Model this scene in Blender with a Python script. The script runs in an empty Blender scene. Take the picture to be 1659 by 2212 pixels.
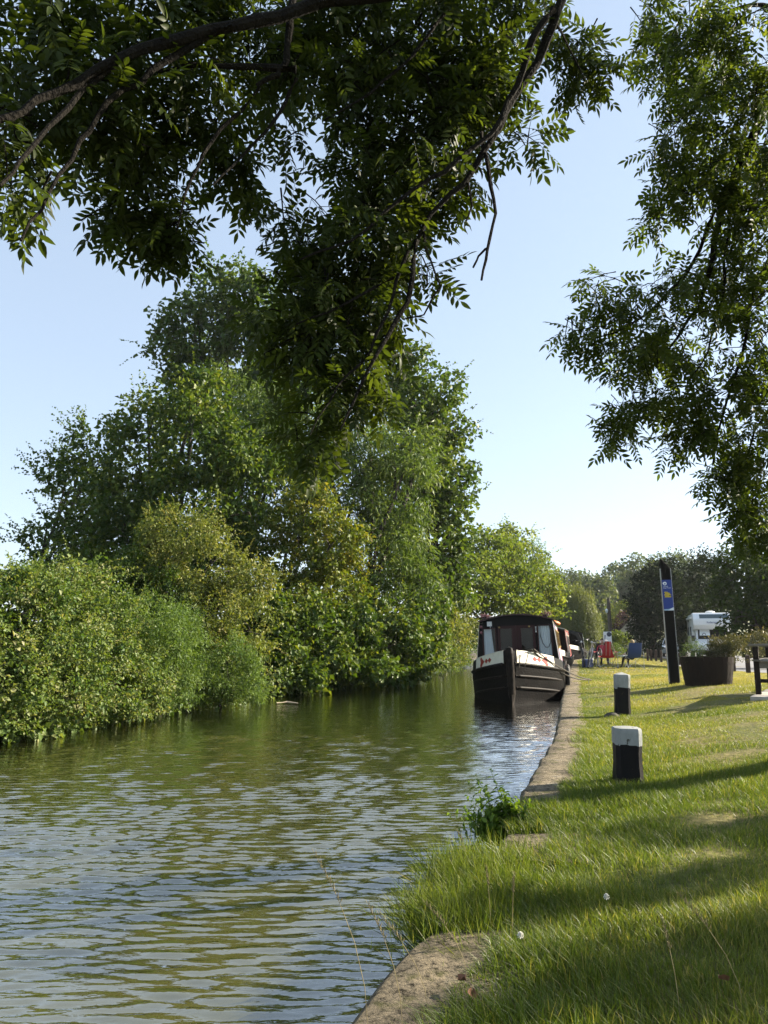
import bpy, bmesh, math, random
import numpy as np
from mathutils import Vector, Matrix, Euler

# ------------------------------------------------------------------ camera, sky, sun, exposure
C = bpy.context.scene.collection
scn = bpy.context.scene
cam = bpy.data.objects.new('camera', bpy.data.cameras.new('camera'))
C.objects.link(cam)
cam.data.sensor_fit = 'HORIZONTAL'
cam.data.sensor_width = 36.0
cam.data.lens = 36.0 * 1664.0 / 1659.0
cam.data.clip_start = 0.05
cam.data.clip_end = 3000.0
cam.location = (0, 0, 1.24)
cam.rotation_euler = (math.radians(90 + 9.519), 0, 0)
scn.camera = cam

SUN_AZ, SUN_EL = math.radians(17), math.radians(27)      # azimuth measured from +X towards +Y
S = Vector((math.cos(SUN_EL) * math.cos(SUN_AZ), math.cos(SUN_EL) * math.sin(SUN_AZ), math.sin(SUN_EL)))
world = bpy.data.worlds.new('World')
scn.world = world
world.use_nodes = True
wn = world.node_tree
wn.nodes.clear()
sky = wn.nodes.new('ShaderNodeTexSky')
sky.sky_type = 'NISHITA'
sky.sun_disc = False
sky.sun_elevation = SUN_EL
sky.sun_rotation = math.pi / 2 - SUN_AZ
sky.altitude = 60
sky.air_density = 1.0
sky.dust_density = 0.7
sky.ozone_density = 1.0
bg = wn.nodes.new('ShaderNodeBackground')
bg.inputs['Strength'].default_value = 0.086
wo = wn.nodes.new('ShaderNodeOutputWorld')
hsv = wn.nodes.new('ShaderNodeHueSaturation')
hsv.inputs['Saturation'].default_value = 0.72
wn.links.new(sky.outputs[0], hsv.inputs['Color'])
mixs = wn.nodes.new('ShaderNodeMixRGB')            # thin even summer haze over the blue
mixs.inputs[0].default_value = 0.55
mixs.inputs[2].default_value = (1.95, 2.5, 3.2, 1)
wn.links.new(hsv.outputs[0], mixs.inputs[1])
wn.links.new(mixs.outputs[0], bg.inputs[0])
wn.links.new(bg.outputs[0], wo.inputs[0])

sl = bpy.data.lights.new('sun', 'SUN')
sl.energy = 5.0
sl.angle = math.radians(0.6)
sl.color = (1.0, 0.89, 0.72)
so = bpy.data.objects.new('sun', sl)
C.objects.link(so)
so.rotation_euler = S.to_track_quat('Z', 'Y').to_euler()

scn.view_settings.view_transform = 'Standard'
scn.view_settings.look = 'None'
scn.view_settings.gamma = 1.0
scn.view_settings.exposure = 1.8
scn.view_settings.use_curve_mapping = False
scn.render.engine = 'CYCLES'
cy = scn.cycles
cy.use_denoising = True
cy.denoising_prefilter = 'NONE'
cy.max_bounces = 8
cy.diffuse_bounces = 3
cy.glossy_bounces = 3
cy.transmission_bounces = 6
cy.transparent_max_bounces = 8
cy.caustics_reflective = False
cy.caustics_refractive = False
cy.sample_clamp_indirect = 8.0

R = math.radians
rng = np.random.default_rng(7)
random.seed(11)

# ------------------------------------------------------------------ helpers
def link(o, parent=None):
    C.objects.link(o)
    if parent is not None:
        o.parent = parent
    return o

def tag(o, label=None, cat=None, group=None, kind=None):
    if label: o['label'] = label
    if cat: o['category'] = cat
    if group: o['group'] = group
    if kind: o['kind'] = kind
    return o

def empty(name, loc=(0, 0, 0), rz=0.0, label=None, cat=None, group=None, rot=None):
    o = bpy.data.objects.new(name, None)
    o.empty_display_size = 0.2
    o.location = loc
    o.rotation_euler = rot if rot is not None else (0, 0, rz)
    link(o)
    return tag(o, label, cat, group)

def kids(o):
    return [c for c in bpy.data.objects if c.parent == o]

def copy_tree(o, loc=None, rz=None, label=None, cmap=None):
    """copy of a thing with copies of its parts and sub-parts (mesh data shared)"""
    def rec(a, parent):
        c = a.copy()
        C.objects.link(c)
        c.parent = parent
        for ch in cmap[a.name]:
            rec(ch, c)
        return c
    if cmap is None:
        cmap = {}
        def walk(a):
            ks = list(a.children)
            cmap[a.name] = ks
            for k in ks: walk(k)
        walk(o)
    c = rec(o, None)
    if loc is not None: c.location = loc
    if rz is not None: c.rotation_euler = (0, 0, rz)
    if label: c['label'] = label
    return c

def frame_from(d, up=Vector((0, 0, 1))):
    d = Vector(d).normalized()
    if abs(d.dot(up)) > 0.98: up = Vector((1, 0, 0))
    x = d.cross(up).normalized()
    y = x.cross(d).normalized()
    return x, y, d

class MB:
    """collects shapes, then links them as ONE mesh object"""
    def __init__(self):
        self.v, self.f = [], []
    def add(self, vs, fs):
        n = len(self.v)
        self.v += [tuple(p) for p in vs]
        self.f += [tuple(i + n for i in f) for f in fs]
        return self
    def box(self, c, s, rot=None):
        x, y, z = s[0] / 2, s[1] / 2, s[2] / 2
        vs = [Vector(p) for p in ((-x, -y, -z), (x, -y, -z), (x, y, -z), (-x, y, -z), (-x, -y, z), (x, -y, z), (x, y, z), (-x, y, z))]
        if rot is not None:
            m = rot if isinstance(rot, Matrix) else Euler(rot).to_matrix()
            vs = [m @ p for p in vs]
        c = Vector(c)
        return self.add([p + c for p in vs], [(0, 3, 2, 1), (4, 5, 6, 7), (0, 1, 5, 4), (1, 2, 6, 5), (2, 3, 7, 6), (3, 0, 4, 7)])
    def bar(self, a, b, w, h, up=Vector((0, 0, 1))):
        a, b = Vector(a), Vector(b)
        x, y, d = frame_from(b - a, up)
        vs = []
        for p in (a, b):
            for sx, sy in ((-1, -1), (1, -1), (1, 1), (-1, 1)):
                vs.append(p + x * sx * w / 2 + y * sy * h / 2)
        return self.add(vs, [(3, 2, 1, 0), (4, 5, 6, 7), (0, 1, 5, 4), (1, 2, 6, 5), (2, 3, 7, 6), (3, 0, 4, 7)])
    def tube(self, pts, r, n=6, caps=True):
        pts = [Vector(p) for p in pts]
        rs = r if isinstance(r, (list, tuple)) else [r] * len(pts)
        vs, fs = [], []
        px = None
        for i, p in enumerate(pts):
            d = (pts[min(i + 1, len(pts) - 1)] - pts[max(i - 1, 0)])
            if d.length < 1e-9: d = Vector((0, 0, 1))
            d.normalize()
            if px is None:
                x, y, _ = frame_from(d)
            else:
                x = (px - d * px.dot(d))
                if x.length < 1e-6: x, y, _ = frame_from(d)
                x.normalize()
                y = d.cross(x)
            px = x
            for k in range(n):
                a = 2 * math.pi * k / n
                vs.append(p + (x * math.cos(a) + y * math.sin(a)) * rs[i])
        for i in range(len(pts) - 1):
            for k in range(n):
                a, b = i * n + k, i * n + (k + 1) % n
                fs.append((a, b, b + n, a + n))
        if caps:
            fs.append(tuple(range(n - 1, -1, -1)))
            m = (len(pts) - 1) * n
            fs.append(tuple(range(m, m + n)))
        return self.add(vs, fs)
    def lathe(self, prof, c=(0, 0, 0), n=16, axis='Z', cap=True):
        vs, fs = [], []
        c = Vector(c)
        for r, h in prof:
            for k in range(n):
                a = 2 * math.pi * k / n
                p = (r * math.cos(a), r * math.sin(a), h)
                if axis == 'X': p = (p[2], p[0], p[1])
                if axis == 'Y': p = (p[1], p[2], p[0])
                vs.append(c + Vector(p))
        for i in range(len(prof) - 1):
            for k in range(n):
                a, b = i * n + k, i * n + (k + 1) % n
                fs.append((a, b, b + n, a + n))
        if cap:
            fs.append(tuple(range(n - 1, -1, -1)))
            m = (len(prof) - 1) * n
            fs.append(tuple(range(m, m + n)))
        return self.add(vs, fs)
    def prism(self, poly, d0, d1, plane='XZ'):
        """polygon in a plane, extruded from d0 to d1 along the remaining axis"""
        n = len(poly)
        def P(a, b, d):
            return {'XZ': (a, d, b), 'YZ': (d, a, b), 'XY': (a, b, d)}[plane]
        vs = [P(a, b, d0) for a, b in poly] + [P(a, b, d1) for a, b in poly]
        fs = [tuple(range(n)), tuple(range(2 * n - 1, n - 1, -1))]
        for i in range(n):
            j = (i + 1) % n
            fs.append((i, i + n, j + n, j))
        return self.add(vs, fs)
    def grid(self, rows):
        m = len(rows[0])
        vs = [p for r in rows for p in r]
        fs = []
        for i in range(len(rows) - 1):
            for j in range(m - 1):
                a = i * m + j
                fs.append((a, a + 1, a + m + 1, a + m))
        return self.add(vs, fs)
    def build(self, name, m, parent=None, bevel=0.0, smooth=False, seg=1, angle=30):
        me = bpy.data.meshes.new(name)
        me.from_pydata(self.v, [], self.f)
        bm = bmesh.new()
        bm.from_mesh(me)
        bmesh.ops.recalc_face_normals(bm, faces=bm.faces)
        if bevel > 0:
            es = [e for e in bm.edges if len(e.link_faces) == 2 and e.calc_face_angle(0) > R(angle)]
            bmesh.ops.bevel(bm, geom=es, offset=bevel, segments=seg, affect='EDGES', profile=0.5)
        if smooth:
            for f in bm.faces: f.smooth = True
        bm.to_mesh(me)
        bm.free()
        if m is not None: me.materials.append(m)
        if smooth:
            try: me.set_sharp_from_angle(angle=R(40))
            except Exception: pass
        o = bpy.data.objects.new(name, me)
        return link(o, parent)

def fast_mesh(name, V, faces_flat, loop_tot, m, parent=None, tint=None, smooth=False):
    me = bpy.data.meshes.new(name)
    V = np.asarray(V, dtype=np.float32)
    me.vertices.add(len(V))
    me.vertices.foreach_set('co', V.ravel())
    nf = len(loop_tot)
    me.loops.add(len(faces_flat))
    me.loops.foreach_set('vertex_index', np.asarray(faces_flat, dtype=np.int32))
    me.polygons.add(nf)
    st = np.zeros(nf, dtype=np.int32)
    st[1:] = np.cumsum(loop_tot)[:-1]
    me.polygons.foreach_set('loop_start', st)
    me.polygons.foreach_set('loop_total', np.asarray(loop_tot, dtype=np.int32))
    if smooth:
        me.polygons.foreach_set('use_smooth', np.ones(nf, dtype=bool))
    if tint is not None:
        at = me.attributes.new('tint', 'FLOAT', 'FACE')
        at.data.foreach_set('value', np.asarray(tint, dtype=np.float32))
    me.update(calc_edges=True)
    if m is not None: me.materials.append(m)
    o = bpy.data.objects.new(name, me)
    return link(o, parent)

def unit(a):
    return a / np.maximum(np.linalg.norm(a, axis=-1, keepdims=True), 1e-9)

def to_mesh(o):
    """lettering as plain mesh"""
    dg = bpy.context.evaluated_depsgraph_get()
    me = bpy.data.meshes.new_from_object(o.evaluated_get(dg))
    n = bpy.data.objects.new('lettering', me)
    n.location, n.rotation_euler = o.location, o.rotation_euler
    par = o.parent
    bpy.data.objects.remove(o)
    n.name = 'lettering'
    return link(n, par)

_w = np.random.default_rng(99)
_ND = [(_w.normal(size=3), _w.uniform(0, 6.28)) for _ in range(40)]
def noise(P, scale, off=0, n=9):
    """cheap smooth noise, about -1..1, of points (N,3) or (N,2)"""
    P = np.asarray(P, dtype=float)
    if P.shape[-1] == 2: P = np.concatenate([P, np.zeros(P.shape[:-1] + (1,))], -1)
    s = 0
    for k in range(n):
        d, ph = _ND[(k + off) % 40]
        s = s + np.sin(P @ d * (2.2 / scale) * (0.6 + 0.13 * k) + ph * (1 + off))
    return s / (n ** 0.5) / 1.3

def sm(a):
    a = np.clip(a, 0, 1)
    return a * a * (3 - 2 * a)

EDGE = [(2.192, -0.126), (2.805, 0.118), (3.77, 0.503), (4.941, 0.797), (6.283, 1.18), (8.264, 1.759), (10.775, 2.374), (13.262, 2.969), (20.364, 4.711), (41.056, 9.779)]
EDGE = [(-6, EDGE[0][1] - (EDGE[0][0] + 6) * .42)] + EDGE + [(48, 12.6), (60, 15.8), (100, 30.2), (400, 219.8)]
EY, EX = [e[0] for e in EDGE], [e[1] for e in EDGE]
def xedge(y): return np.interp(y, EY, EX)
def terr(x, y):
    s = x - xedge(y)
    return .25 + .23 * sm((s - .3) / 3) * (1 - sm((y - 15) / 14)) - .25 * sm((s - 2) / 4) * sm((y - 24) / 16)

# ------------------------------------------------------------------ materials
def newmat(name):
    m = bpy.data.materials.new(name)
    m.use_nodes = True
    nt = m.node_tree
    nt.nodes.clear()
    return m, nt, nt.nodes, nt.links

def solid(name, col, rough=.6, col2=None, scale=8.0, bump=0.0, bscale=60.0, metal=0.0, spec=.5, detail=6, stretch=None, coat=0.0):
    m, nt, N, L = newmat(name)
    out = N.new('ShaderNodeOutputMaterial')
    b = N.new('ShaderNodeBsdfPrincipled')
    b.inputs['Roughness'].default_value = rough
    b.inputs['Metallic'].default_value = metal
    b.inputs['Specular IOR Level'].default_value = spec
    b.inputs['Coat Weight'].default_value = coat
    L.new(b.outputs[0], out.inputs[0])
    tc = N.new('ShaderNodeTexCoord')
    mp = N.new('ShaderNodeMapping')
    L.new(tc.outputs['Object'], mp.inputs[0])
    if stretch: mp.inputs['Scale'].default_value = stretch
    if col2 is None: col2 = tuple(c * .8 for c in col)
    n = N.new('ShaderNodeTexNoise')
    n.inputs['Scale'].default_value = scale
    n.inputs['Detail'].default_value = detail
    L.new(mp.outputs[0], n.inputs['Vector'])
    r = N.new('ShaderNodeValToRGB')
    r.color_ramp.elements[0].position = .35
    r.color_ramp.elements[1].position = .65
    r.color_ramp.elements[0].color = (*col, 1)
    r.color_ramp.elements[1].color = (*col2, 1)
    L.new(n.outputs[0], r.inputs[0])
    L.new(r.outputs[0], b.inputs['Base Color'])
    if bump:
        n2 = N.new('ShaderNodeTexNoise')
        n2.inputs['Scale'].default_value = bscale
        n2.inputs['Detail'].default_value = 8
        L.new(mp.outputs[0], n2.inputs['Vector'])
        bp = N.new('ShaderNodeBump')
        bp.inputs['Strength'].default_value = bump
        bp.inputs['Distance'].default_value = .02
        L.new(n2.outputs[0], bp.inputs['Height'])
        L.new(bp.outputs[0], b.inputs['Normal'])
    return m

def leafmat(name, dark, mid, light, trans=.4, gloss=.22, rough=.5):
    """leaf: colour picked per leaf by its own random 'tint', light passing through"""
    m, nt, N, L = newmat(name)
    out = N.new('ShaderNodeOutputMaterial')
    at = N.new('ShaderNodeAttribute')
    at.attribute_name = 'tint'
    r = N.new('ShaderNodeValToRGB')
    e = r.color_ramp.elements
    e[0].position, e[1].position = 0.0, 1.0
    e[0].color, e[1].color = (*dark, 1), (*light, 1)
    q = e.new(.5)
    q.color = (*mid, 1)
    L.new(at.outputs['Fac'], r.inputs[0])
    b = N.new('ShaderNodeBsdfPrincipled')
    b.inputs['Roughness'].default_value = rough
    b.inputs['Specular IOR Level'].default_value = gloss
    L.new(r.outputs[0], b.inputs['Base Color'])
    t = N.new('ShaderNodeBsdfTranslucent')
    hs = N.new('ShaderNodeMixRGB')
    hs.blend_type = 'MULTIPLY'
    hs.inputs[0].default_value = 1.0
    hs.inputs[2].default_value = (1.5, 1.45, .5, 1)
    L.new(r.outputs[0], hs.inputs[1])
    L.new(hs.outputs[0], t.inputs[0])
    mx = N.new('ShaderNodeMixShader')
    mx.inputs[0].default_value = trans
    L.new(b.outputs[0], mx.inputs[1])
    L.new(t.outputs[0], mx.inputs[2])
    L.new(mx.outputs[0], out.inputs[0])
    return m

def glassmat(name, tint=(.95, .97, .97), rough=.02, mixf=.75):
    m, nt, N, L = newmat(name)
    out = N.new('ShaderNodeOutputMaterial')
    tr = N.new('ShaderNodeBsdfTransparent')
    tr.inputs[0].default_value = (*tint, 1)
    g = N.new('ShaderNodeBsdfGlossy')
    g.inputs['Roughness'].default_value = rough
    lw = N.new('ShaderNodeFresnel')
    lw.inputs[0].default_value = 1.32
    mx = N.new('ShaderNodeMixShader')
    L.new(lw.outputs[0], mx.inputs[0])
    L.new(tr.outputs[0], mx.inputs[1])
    L.new(g.outputs[0], mx.inputs[2])
    L.new(mx.outputs[0], out.inputs[0])
    return m

M = {}
M['bark'] = solid('bark', (.05, .04, .03), .9, (.022, .018, .014), 14, .9, 40, stretch=(1, 1, .25))
M['ash_bark'] = solid('ash bark', (.016, .014, .011), .95, (.008, .007, .006), 25, 1.0, 70, spec=.1)
M['leaf_ash'] = leafmat('ash leaf', (.024, .038, .007), (.038, .058, .010), (.07, .092, .014), .5, .2, .5)
M['leaf_ash_lit'] = leafmat('sunlit ash leaf', (.03, .048, .008), (.05, .075, .012), (.1, .128, .02), .55, .2, .5)  # brighter copy of the ash leaf: sunlit look put into the colour
M['leaf_maple'] = leafmat('maple leaf', (.03, .062, .012), (.058, .102, .018), (.105, .142, .028), .32)
M['leaf_hazel'] = leafmat('hazel leaf', (.025, .053, .009), (.062, .106, .016), (.16, .185, .03), .32)
M['leaf_feather'] = leafmat('feathery ash leaf', (.05, .09, .024), (.092, .142, .034), (.15, .19, .055), .32)
M['leaf_yellow'] = leafmat('yellowing maple leaf', (.06, .095, .014), (.115, .145, .02), (.215, .185, .028), .34)
M['leaf_hawthorn'] = leafmat('hawthorn leaf', (.08, .112, .028), (.15, .178, .042), (.25, .225, .08), .32)
M['leaf_bramble'] = leafmat('bramble leaf', (.052, .1, .022), (.118, .168, .04), (.25, .245, .11), .34, .25, .5)
M['leaf_herb'] = leafmat('willowherb leaf', (.06, .112, .025), (.105, .165, .038), (.16, .215, .06), .32)
M['leaf_lime'] = leafmat('lime leaf', (.06, .105, .02), (.115, .155, .03), (.19, .215, .04), .42)
M['leaf_willow'] = leafmat('willow leaf', (.075, .105, .022), (.125, .15, .032), (.19, .2, .05), .36)
M['leaf_far'] = leafmat('woodland leaf', (.05, .075, .03), (.08, .11, .045), (.13, .15, .06), .3)
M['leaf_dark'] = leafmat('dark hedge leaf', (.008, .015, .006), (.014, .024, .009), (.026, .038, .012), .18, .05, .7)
M['leaf_copper'] = leafmat('copper beech leaf', (.03, .014, .018), (.05, .02, .025), (.08, .03, .035), .25)
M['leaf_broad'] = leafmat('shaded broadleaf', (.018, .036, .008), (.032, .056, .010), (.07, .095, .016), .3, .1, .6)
M['leaf_nettle'] = leafmat('nettle leaf', (.06, .115, .014), (.1, .165, .022), (.16, .235, .035), .42)
M['leaf_dry'] = leafmat('dried shrub leaf', (.05, .055, .025), (.085, .085, .04), (.17, .14, .08), .25)
M['grass'] = leafmat('grass blade', (.048, .088, .014), (.138, .173, .031), (.37, .3, .13), .42, .3, .45)
M['straw'] = solid('dry grass stalk', (.24, .2, .11), .8, (.15, .125, .065), 30, spec=.1)

def groundmat():
    m, nt, N, L = newmat('towpath turf')
    out = N.new('ShaderNodeOutputMaterial')
    b = N.new('ShaderNodeBsdfPrincipled')
    b.inputs['Roughness'].default_value = .95
    b.inputs['Specular IOR Level'].default_value = .1
    L.new(b.outputs[0], out.inputs[0])
    tc = N.new('ShaderNodeTexCoord')
    n1 = N.new('ShaderNodeTexNoise'); n1.inputs['Scale'].default_value = .55; n1.inputs['Detail'].default_value = 5
    n2 = N.new('ShaderNodeTexNoise'); n2.inputs['Scale'].default_value = 18; n2.inputs['Detail'].default_value = 8
    L.new(tc.outputs['Object'], n1.inputs[0]); L.new(tc.outputs['Object'], n2.inputs[0])
    r1 = N.new('ShaderNodeValToRGB')
    r1.color_ramp.elements[0].position = .38; r1.color_ramp.elements[1].position = .62
    r1.color_ramp.elements[0].color = (.075, .1, .025, 1)
    r1.color_ramp.elements[1].color = (.19, .16, .07, 1)
    L.new(n1.outputs[0], r1.inputs[0])
    mx = N.new('ShaderNodeMixRGB'); mx.blend_type = 'MULTIPLY'; mx.inputs[0].default_value = .8
    r2 = N.new('ShaderNodeValToRGB')
    r2.color_ramp.elements[0].position = .3; r2.color_ramp.elements[1].position = .7
    r2.color_ramp.elements[0].color = (.45, .45, .4, 1); r2.color_ramp.elements[1].color = (1.1, 1.1, 1, 1)
    L.new(n2.outputs[0], r2.inputs[0])
    L.new(r1.outputs[0], mx.inputs[1]); L.new(r2.outputs[0], mx.inputs[2])
    L.new(mx.outputs[0], b.inputs['Base Color'])
    bp = N.new('ShaderNodeBump'); bp.inputs['Strength'].default_value = .8; bp.inputs['Distance'].default_value = .03
    L.new(n2.outputs[0], bp.inputs['Height']); L.new(bp.outputs[0], b.inputs['Normal'])
    return m

def watermat():
    """murky green canal water: a diffuse silt body under a smooth rippled surface"""
    m, nt, N, L = newmat('canal water')
    out = N.new('ShaderNodeOutputMaterial')
    tc = N.new('ShaderNodeTexCoord')
    mp = N.new('ShaderNodeMapping'); mp.inputs['Scale'].default_value = (2.2, 7.0, 1); mp.inputs['Rotation'].default_value = (0, 0, R(-8))
    L.new(tc.outputs['Object'], mp.inputs[0])
    n = N.new('ShaderNodeTexNoise'); n.inputs['Scale'].default_value = 1.5; n.inputs['Detail'].default_value = 4; n.inputs['Roughness'].default_value = .5
    L.new(mp.outputs[0], n.inputs[0])
    bp = N.new('ShaderNodeBump'); bp.inputs['Strength'].default_value = .55; bp.inputs['Distance'].default_value = .025
    L.new(n.outputs[0], bp.inputs['Height'])
    d = N.new('ShaderNodeBsdfDiffuse')
    n3 = N.new('ShaderNodeTexNoise'); n3.inputs['Scale'].default_value = .6; n3.inputs['Detail'].default_value = 4
    L.new(tc.outputs['Object'], n3.inputs[0])
    r = N.new('ShaderNodeValToRGB')
    r.color_ramp.elements[0].color = (.07, .068, .022, 1); r.color_ramp.elements[1].color = (.09, .085, .028, 1)
    L.new(n3.outputs[0], r.inputs[0]); L.new(r.outputs[0], d.inputs[0])
    g = N.new('ShaderNodeBsdfGlossy'); g.inputs['Roughness'].default_value = .03
    L.new(bp.outputs[0], g.inputs['Normal'])
    f = N.new('ShaderNodeFresnel'); f.inputs[0].default_value = 1.33
    L.new(bp.outputs[0], f.inputs['Normal'])
    mx = N.new('ShaderNodeMixShader')
    k = N.new('ShaderNodeMath'); k.operation = 'MULTIPLY'; k.use_clamp = True; k.inputs[1].default_value = 2.0
    k.operation = 'MULTIPLY_ADD'; k.inputs[2].default_value = .29
    L.new(f.outputs[0], k.inputs[0])
    L.new(k.outputs[0], mx.inputs[0]); L.new(d.outputs[0], mx.inputs[1]); L.new(g.outputs[0], mx.inputs[2])
    L.new(mx.outputs[0], out.inputs[0])
    return m

M['turf'] = groundmat()
M['water'] = watermat()
def copingmat():
    m, nt, N, L = newmat('weathered concrete coping')
    out = N.new('ShaderNodeOutputMaterial')
    b = N.new('ShaderNodeBsdfPrincipled'); b.inputs['Roughness'].default_value = .95; b.inputs['Specular IOR Level'].default_value = .15
    L.new(b.outputs[0], out.inputs[0])
    tc = N.new('ShaderNodeTexCoord')
    def nz(sc, det, rough=.6):
        n = N.new('ShaderNodeTexNoise'); n.inputs['Scale'].default_value = sc; n.inputs['Detail'].default_value = det; n.inputs['Roughness'].default_value = rough
        L.new(tc.outputs['Object'], n.inputs[0]); return n
    def ramp(n, stops):
        r = N.new('ShaderNodeValToRGB'); e = r.color_ramp.elements
        e[0].position, e[0].color = stops[0][0], (*stops[0][1], 1); e[1].position, e[1].color = stops[-1][0], (*stops[-1][1], 1)
        for p, c in stops[1:-1]:
            q = e.new(p); q.color = (*c, 1)
        L.new(n.outputs[0], r.inputs[0]); return r
    a = ramp(nz(3.5, 8), [(.3, (.10, .085, .065)), (.45, (.195, .165, .12)), (.58, (.24, .2, .14)), (.72, (.27, .255, .225))])   # stain, buff, ochre lichen, pale lime bloom
    p = ramp(nz(34, 10, .75), [(.38, (.1, .095, .08)), (.47, (.85, .85, .82)), (.6, (1.3, 1.27, 1.2))])                   # dark pits
    mx = N.new('ShaderNodeMixRGB'); mx.blend_type = 'MULTIPLY'; mx.inputs[0].default_value = 1
    L.new(a.outputs[0], mx.inputs[1]); L.new(p.outputs[0], mx.inputs[2])
    ms = N.new('ShaderNodeMixRGB')
    f = ramp(nz(5.5, 6, .65), [(.56, (0, 0, 0)), (.66, (1, 1, 1))])
    L.new(f.outputs[0], ms.inputs[0]); L.new(mx.outputs[0], ms.inputs[1]); ms.inputs[2].default_value = (.085, .085, .03, 1)     # moss
    L.new(ms.outputs[0], b.inputs['Base Color'])
    n2 = nz(70, 10, .7)
    bp = N.new('ShaderNodeBump'); bp.inputs['Strength'].default_value = 1.0; bp.inputs['Distance'].default_value = .03
    L.new(n2.outputs[0], bp.inputs['Height']); L.new(bp.outputs[0], b.inputs['Normal'])
    return m
M['concrete'] = copingmat()
M['wall_wet'] = solid('wet wall face', (.07, .07, .05), .5, (.03, .032, .02), 10, .6, 40)
M['pad'] = solid('bench pad concrete', (.42, .38, .33), .9, (.3, .27, .23), 6, .5, 60)
M['tarmac'] = solid('tarmac', (.2, .2, .205), .9, (.15, .15, .155), 3, .5, 120)
M['earth'] = solid('bank earth', (.06, .05, .03), .95, (.035, .03, .02), 5, .8, 20)
M['field'] = solid('far field grass', (.09, .115, .035), .95, (.13, .13, .05), .2, .4, 8)
def chipped(name, base, base2, under, thr, rough=.7):
    m, nt, N, L = newmat(name)
    out = N.new('ShaderNodeOutputMaterial')
    b = N.new('ShaderNodeBsdfPrincipled'); b.inputs['Roughness'].default_value = rough; b.inputs['Specular IOR Level'].default_value = .15
    L.new(b.outputs[0], out.inputs[0])
    tc = N.new('ShaderNodeTexCoord')
    mp = N.new('ShaderNodeMapping'); mp.inputs['Scale'].default_value = (1, 1, .55); L.new(tc.outputs['Object'], mp.inputs[0])
    def nz(sc, det):
        n = N.new('ShaderNodeTexNoise'); n.inputs['Scale'].default_value = sc; n.inputs['Detail'].default_value = det; n.inputs['Roughness'].default_value = .65
        L.new(mp.outputs[0], n.inputs[0]); return n
    r = N.new('ShaderNodeValToRGB'); r.color_ramp.elements[0].position = .35; r.color_ramp.elements[1].position = .68
    r.color_ramp.elements[0].color = (*base, 1); r.color_ramp.elements[1].color = (*base2, 1)
    L.new(nz(9, 8).outputs[0], r.inputs[0])
    k = N.new('ShaderNodeValToRGB'); k.color_ramp.elements[0].position = thr; k.color_ramp.elements[1].position = thr + .02
    n2 = nz(26, 9); L.new(n2.outputs[0], k.inputs[0])
    mx = N.new('ShaderNodeMixRGB'); L.new(k.outputs[0], mx.inputs[0]); L.new(r.outputs[0], mx.inputs[1]); mx.inputs[2].default_value = (*under, 1)
    L.new(mx.outputs[0], b.inputs['Base Color'])
    bp = N.new('ShaderNodeBump'); bp.inputs['Strength'].default_value = .6; bp.inputs['Distance'].default_value = .006; bp.invert = True
    L.new(n2.outputs[0], bp.inputs['Height']); L.new(bp.outputs[0], b.inputs['Normal'])
    return m
M['white_paint'] = chipped('old white paint', (.31, .32, .31), (.2, .21, .2), (.07, .065, .055), .62)
M['black_paint'] = chipped('old black paint', (.007, .007, .008), (.013, .011, .009), (.04, .028, .016), .64)
M['timber_black'] = solid('black stained timber', (.006, .0055, .005), .8, (.012, .010, .008), 10, .5, 60, spec=.1, stretch=(1, 1, .15))
M['timber_brown'] = solid('brown stained timber', (.022, .015, .011), .75, (.012, .009, .007), 14, .5, 60, spec=.15, stretch=(1, 1, .2))
M['timber_grey'] = solid('weathered seat timber', (.17, .15, .12), .8, (.1, .085, .065), 14, .6, 60, stretch=(.3, 1, 1))
M['rust'] = solid('rusty hoop', (.09, .045, .025), .7, (.05, .03, .02), 20, .4)
M['post_timber'] = solid('kerb post timber', (.055, .032, .024), .8, (.03, .02, .016), 12, .5, stretch=(1, 1, .2))
M['galv'] = solid('galvanised strip', (.42, .42, .40), .5, (.3, .3, .28), 30, metal=.4)
M['sign_blue'] = solid('sign blue', (.006, .03, .2), .45, (.008, .035, .22), 3)
M['sign_white'] = solid('sign white', (.75, .78, .8), .45, (.7, .73, .76), 3)
M['sign_pale'] = solid('sign pale blue', (.35, .5, .62), .45, (.3, .45, .58), 3)
M['sign_yellow'] = solid('torn yellow sticker', (.52, .4, .02), .5, (.42, .3, .03), 30)
M['sign_dark'] = solid('sticker dark marks', (.03, .03, .03), .6)
M['hull'] = solid('blacked hull', (.0016, .0015, .0015), .6, (.0055, .0045, .004), 6, .4, 25, detail=10, spec=.05)
M['strake'] = solid('worn rubbing strake', (.006, .0055, .005), .6, (.022, .017, .013), 9, .5, 30, detail=10, spec=.08)
M['cabin_black'] = solid('gloss black cabin', (.004, .0037, .0037), .5, (.006, .0055, .0055), 4, spec=.12)
M['maroon'] = solid('maroon door paint', (.035, .010, .010), .5, (.026, .008, .008), 4, spec=.2)
M['roof_red'] = solid('dark red roof paint', (.045, .009, .011), .5, (.03, .007, .008), 6)
M['cream'] = solid('cream bow panel', (.78, .74, .62), .5, (.7, .66, .54), 8, .2, 60)
M['heart_red'] = solid('painted red', (.32, .03, .018), .5, (.25, .025, .015), 20)
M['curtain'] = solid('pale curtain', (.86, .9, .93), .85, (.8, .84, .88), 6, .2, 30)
M['interior'] = solid('dark interior', (.02, .018, .016), .9)
M['glass'] = glassmat('window glass')
M['glass_dark'] = solid('dark window glass', (.008, .01, .010), .06, (.012, .016, .012), 3)
M['screen_tint'] = solid('tinted glass', (.06, .09, .10), .08, (.05, .08, .09), 2)
M['rope'] = solid('mooring rope', (.10, .085, .06), .9, (.05, .045, .035), 60, .5, 120)
M['brass'] = solid('brass', (.5, .36, .12), .35, metal=.9)
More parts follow.
